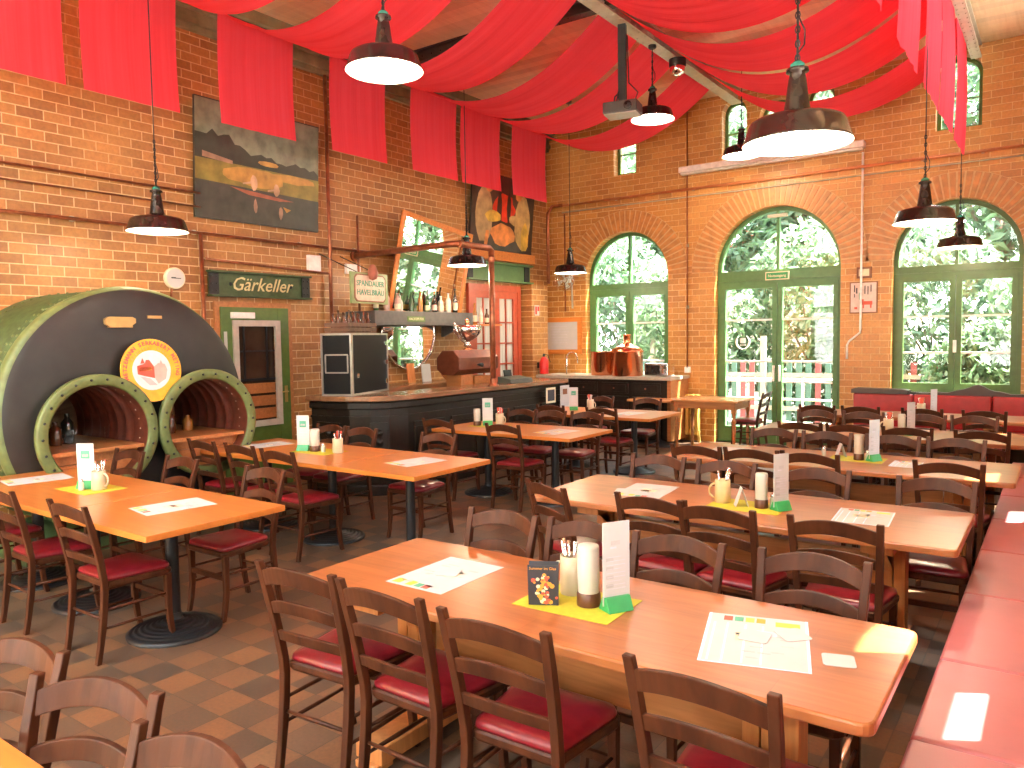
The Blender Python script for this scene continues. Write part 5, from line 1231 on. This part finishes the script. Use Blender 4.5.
# ------------------------------------------------------------------ red cloths
def drape(y0, y1, label, seed, right=True, zb=4.03, ys=0.0, xl=-7.2, sg=.58, sr=.72, zr=3.95):
    rnd = random.Random(seed)
    t = empty('red_cloth', (0, (y0+y1)/2, 0)); W = y1-y0
    ph = [rnd.uniform(0, 6.28) for _ in range(6)]
    NY = 22
    def sheet(name, path, amp):
        n = len(path); vs = []; fs = []
        for i, (x, z, nx, nz, a) in enumerate(path):
            k = 1.02 + .12*min(1, max(0, (x+4.3)/2.5))
            for j in range(NY+1):
                v = j/NY; y = (-W/2 + W*v)*k
                w = a*(math.sin(v*17+ph[0]) + .7*math.sin(v*31+ph[1]) + .5*math.sin(v*9+ph[2]+i*.08))
                yy = y + (ys*(1 if x > -4.2 else 0)*min(1,(x+4.2)/3) if x > -4.2 else 0)
                vs.append((x + nx*w, yy, z + nz*w))
        for i in range(n-1):
            for j in range(NY): fs.append((i*(NY+1)+j, (i+1)*(NY+1)+j, (i+1)*(NY+1)+j+1, i*(NY+1)+j+1))
        MB().add(vs, fs, 0, True).build(name, M_FABRIC, t, fix=False)
    p = []
    for i in range(9):
        u = i/8; p.append((xl - .03*math.sin(u*PI), zb + (5.17-zb)*u, 1, 0, .004*(1-u*.6)))
    sheet('hanging_end', p, 1)
    p = []
    for i in range(29):
        u = i/28; x = xl + (-4.22-xl)*u; zz = 5.17 + .28*u - 4*sg*u*(1-u)
        p.append((x, zz, 0, 1, .0025+.003*math.sin(u*PI)))
    sheet('swag', p, 1)
    p = []
    for i in range(29):
        u = i/28; x = -4.18 + 3.12*u; zz = 5.45 - .12*u - 4*sr*u*(1-u)
        p.append((x, zz, 0, 1, .0025+.003*math.sin(u*PI)))
    sheet('swag', p, 1)
    p = []
    for i in range(9):
        u = i/8; p.append((-1.06 + .02*math.sin(u*PI), 5.33 + (zr-5.33)*u, 1, 0, .005*(.4+u*.6)))
    sheet('hanging_end', p, 1)
    tag(t, label, 'cloth', 'red cloth swags under the ceiling')
names = ['first','second','third','fourth','fifth','sixth','seventh']
Ys = [(2.42,3.36),(3.53,4.44),(4.92,5.87),(6.42,7.34),(7.83,8.78),(8.90,9.84),(10.19,11.16)]
RS = [0,0,0,.12,.05,.15,.2]
for i, ((a, b), nm) in enumerate(zip(Ys, names)):
    drape(a, b, 'red cloth swag draped over the beams with hanging ends, %s counted from the camera' % nm, i, ys=RS[i])
o = MB().tube([(-7.19,YF,5.16),(-7.19,YB,5.16)], .008, 6).build('hanging_wire', M_IRON); tag(o, 'thin steel wire along the long wall holding the red cloths', 'wire')

# ------------------------------------------------------------------ outside
g = MB().bb(-30, 25, YB+.45, 45, -.35, -.25); struct(g.build('ground', plain('pale paving and gravel', (.12,.13,.10), .8, var=.2, scale=3)))
g = MB().bb(XR+.5, 25, -25, YB+.4, -.35, -.25); struct(g.build('terrace_ground', plain('terrace ground whitened for bounce', (.8,.78,.72), .8)))  # unseen ground whitened to throw sunlight up through the side windows
g = MB().bb(-30, XR+.5, -25, YF-.45, -.35, -.25); struct(g.build('courtyard_ground', plain('court ground whitened for bounce', (.8,.78,.72), .8)))  # made white as well, a reflector below the rear windows
# picket fence
t = empty('picket_fence', (-3.5, 15.2, -.25)); fa = MB(); fb = MB(); fr_ = MB(); rr = random.Random(3)
for i in range(66):
    x = -6 + i*.18; (fa if rr.random() < .45 else fb).bb(x-.05, x+.05, -.012, .012, .12, 1.45)
fa.build('red_picket', plain('weathered red picket', (.15,.025,.03), .6), t); fb.build('green_picket', plain('weathered green picket', (.025,.075,.06), .6), t)
fr_.bb(-6.1,6.1,-.05,-.015,.5,.58); fr_.bb(-6.1,6.1,-.05,-.015,1.15,1.23)
for i in range(6): fr_.bb(-6+i*2.35,-5.9+i*2.35,-.12,-.05,0,1.95)
fr_.build('fence_rail', plain('pale rail wood', (.2,.18,.15), .6), t); tag(t, 'red and green picket fence outside the garden door', 'fence')
for i, (x, ry_) in enumerate(((-4.1,.0),(-3.0,.1))):
    pass
# railing in front of the door
t = empty('garden_railing', (-3.6, 13.6, -.25)); c = MB()
for z in (.45,.85,1.2): c.tube([(-1.4,0,z),(1.4,0,z)], .018, 8)
for x in (-1.4,0,1.4): c.tube([(x,0,0),(x,0,1.22)], .02, 8)
c.build('rail_bars', M_STEEL, t); tag(t, 'white metal railing just outside the garden door', 'railing')
def leaves(n, R, seed, size, mats):
    r = random.Random(seed); mb = MB()
    for i in range(n):
        a = r.uniform(0, 2*PI); cz = r.uniform(-1, 1); q = math.sqrt(1-cz*cz); k = r.uniform(.35, 1)**.5
        lump = 1 + .22*math.sin(3*a+seed) * math.sin(4*cz+seed)
        p = Vector((R[0]*q*math.cos(a)*k*lump, R[1]*q*math.sin(a)*k*lump, R[2]*cz*k))
        M = T(*p) @ RZ(r.uniform(0,2*PI)) @ RX(r.uniform(-1.2,1.2)) @ RY(r.uniform(-.8,.8))
        s_ = size*r.uniform(.6,1.4)
        mb.add([(0,-s_,0),(s_*.42,-s_*.2,s_*.08),(0,s_,-.05*s_),(-s_*.42,-s_*.2,s_*.08)], [(0,1,2,3)], r.randrange(len(mats)), False, M)
    return mb
PL = [('shrub', -6.7, 15.8, 2.0, (1.5,1.0,1.9), .11, 0), ('shrub', -8.9, 17.0, 2.2, (1.5,1.1,2.3), .13, 1), ('shrub', -4.3, 16.9, 2.2, (1.6,1.0,2.2), .12, 0), ('shrub', -1.9, 16.3, 1.9, (1.4,.9,2.1), .12, 2), ('shrub', .4, 15.2, 1.7, (1.5,.9,1.9), .12, 0), ('shrub', -.9, 14.6, 1.0, (1.0,.5,1.2), .09, 0),
      ('tree', -8.2, 20.5, 5.6, (2.8,2.0,3.0), .19, 1), ('tree', -4.6, 21.5, 6.2, (2.6,2.0,3.0), .19, 2), ('tree', -1.2, 20.5, 5.8, (2.6,1.8,3.1), .19, 1), ('tree', 2.0, 19.5, 5.4, (2.4,1.8,3.0), .19, 0), ('tree', -12.5, 21, 5.2, (3,2,3), .19, 1),
      ('tree', 7.5, -3.0, 4.5, (2.2,3,2.6), .2, 0), ('tree', -4, -9.5, 3.5, (3,2,3), .2, 1)]
PW = ['shrub seen through the bar window','tall shrub at the far left outside','shrub behind the picket fence facing the garden door','bright shrub behind the fence outside the carved bench window','large-leaved shrub outside the far right window','low bush directly outside the far right window','tree beyond the bar window','tree beyond the garden door','tree beyond the far right window','tree outside past the bench corner','outermost tree at the left of the garden','tree on the terrace side','tree in the court behind']
for i, (kd, x, y, z, R, s_, mi) in enumerate(PL):
    t = empty('garden_'+kd, (x, y, -.25))
    mats = [M_LEAF[mi], M_LEAF[(mi+1)%3]]
    o = leaves(4200 if kd == 'shrub' else 5200, R, i+1, s_, mats).build('foliage', mats, t, fix=False); o.location = (0,0,z)
    c = MB(); c.tube([(0,0,0),(.05,0,z*.5),(0,.05,z)], [.07,.05,.03] if kd == 'shrub' else [.2,.15,.08], 8)
    for k in range(5):
        a = k*1.3+i; c.tube([(.03,0,z*.55),(R[0]*.5*math.cos(a), R[1]*.5*math.sin(a), z+R[2]*.3)], [.03,.012] if kd == 'shrub' else [.08,.03], 6)
    c.build('trunk', M_BARK, t)
    tag(t, 'green leafy ' + PW[i], kd)
# distant hedge wall of a neighbouring house so that lower sky is not bare
t = empty('garden_house', (-7.5, 24, -.25)); MB().bb(-4,4,0,3,0,3.2).build('house_wall', plain('pale render', (.6,.5,.42), .7), t); MB().prism([(-4.4,3.2),(4.4,3.2),(0,5.2)], -.4, 3.4, 'xz').build('house_roof', plain('red roof tile', (.35,.10,.06), .7), t); tag(t, 'pale garden house with red roof beyond the trees', 'house')

# ------------------------------------------------------------------ light
w = bpy.data.worlds.new('sky'); sc.world = w; w.use_nodes = True; nt = w.node_tree
bg = nt.nodes['Background']; tc = nt.nodes.new('ShaderNodeTexCoord'); sp = nt.nodes.new('ShaderNodeSeparateXYZ'); nt.links.new(tc.outputs['Generated'], sp.inputs[0])
cr = nt.nodes.new('ShaderNodeValToRGB'); e = cr.color_ramp.elements; e[0].position = 0; e[0].color = (1,.98,.95,1); e[1].position = .8; e[1].color = (.80,.89,1,1)
nt.links.new(sp.outputs[2], cr.inputs[0]); nt.links.new(cr.outputs[0], bg.inputs[0]); bg.inputs[1].default_value = 12.0
su = bpy.data.lights.new('sun', 'SUN'); su.energy = 85; su.angle = math.radians(.6); su.color = (1,.94,.84)
so = bpy.data.objects.new('sun', su); COL.objects.link(so)
sd = Vector((1, .55, 2)).normalized(); so.rotation_euler = sd.to_track_quat('Z', 'Y').to_euler(); so.location = (5,5,15)
def portal(x, y, z, sx, sy, rot):
    l = bpy.data.lights.new('window_portal', 'AREA'); l.shape = 'RECTANGLE'; l.size = sx; l.size_y = sy; l.cycles.is_portal = True
    o = bpy.data.objects.new('window_portal', l); COL.objects.link(o); o.location = (x, y, z); o.rotation_euler = rot
for (a, b, sl, sp_, ri) in BACK: portal((a+b)/2, YB+TH+.02, (sl+sp_+.9)/2, b-a, sp_+.95-sl, (-PI/2,0,0))
for (a, b, sl, sp_, ri) in FW + FU: portal((a+b)/2, YF-TH-.02, (sl+sp_+.9)/2, b-a, sp_+.95-sl, (PI/2,0,0))
for (a, b, sl, sp_, ri) in RW + RU: portal(XR+TH+.02, (a+b)/2, (sl+sp_+.3)/2, sp_+.4-sl, b-a, (0,PI/2,0))

portal(-3.85,-2.05,ZC+.22,6.3,2.5,(0,0,0))
# ------------------------------------------------------------------ camera
def nrm(v): l = math.sqrt(sum(a*a for a in v)); return [a/l for a in v]
Fp = 768.
Yc = nrm([1062-512, 329-384, Fp]); x_ = nrm([565+512, -(353-384), -Fp])
dd = sum(a*b for a, b in zip(x_, Yc)); Xc = nrm([x_[i]-dd*Yc[i] for i in range(3)])
Zc = [Xc[1]*Yc[2]-Xc[2]*Yc[1], Xc[2]*Yc[0]-Xc[0]*Yc[2], Xc[0]*Yc[1]-Xc[1]*Yc[0]]
cam = bpy.data.cameras.new('camera'); cam.sensor_width = 36; cam.lens = 36*Fp/1024; cam.clip_start = .05
co = bpy.data.objects.new('camera', cam); COL.objects.link(co)
co.matrix_world = Matrix(((Xc[0],-Xc[1],-Xc[2],0),(Yc[0],-Yc[1],-Yc[2],0),(Zc[0],-Zc[1],-Zc[2],1.75),(0,0,0,1)))
sc.camera = co
sc.view_settings.view_transform = 'Standard'; sc.view_settings.look = 'None'; sc.view_settings.gamma = 1; sc.view_settings.use_curve_mapping = False
sc.view_settings.exposure = 1.0
sc.cycles.max_bounces = 9; sc.cycles.diffuse_bounces = 5; sc.cycles.glossy_bounces = 4; sc.cycles.transparent_max_bounces = 10
sc.cycles.sample_clamp_indirect = 8; sc.cycles.use_denoising = True; sc.cycles.caustics_reflective = False; sc.cycles.caustics_refractive = False
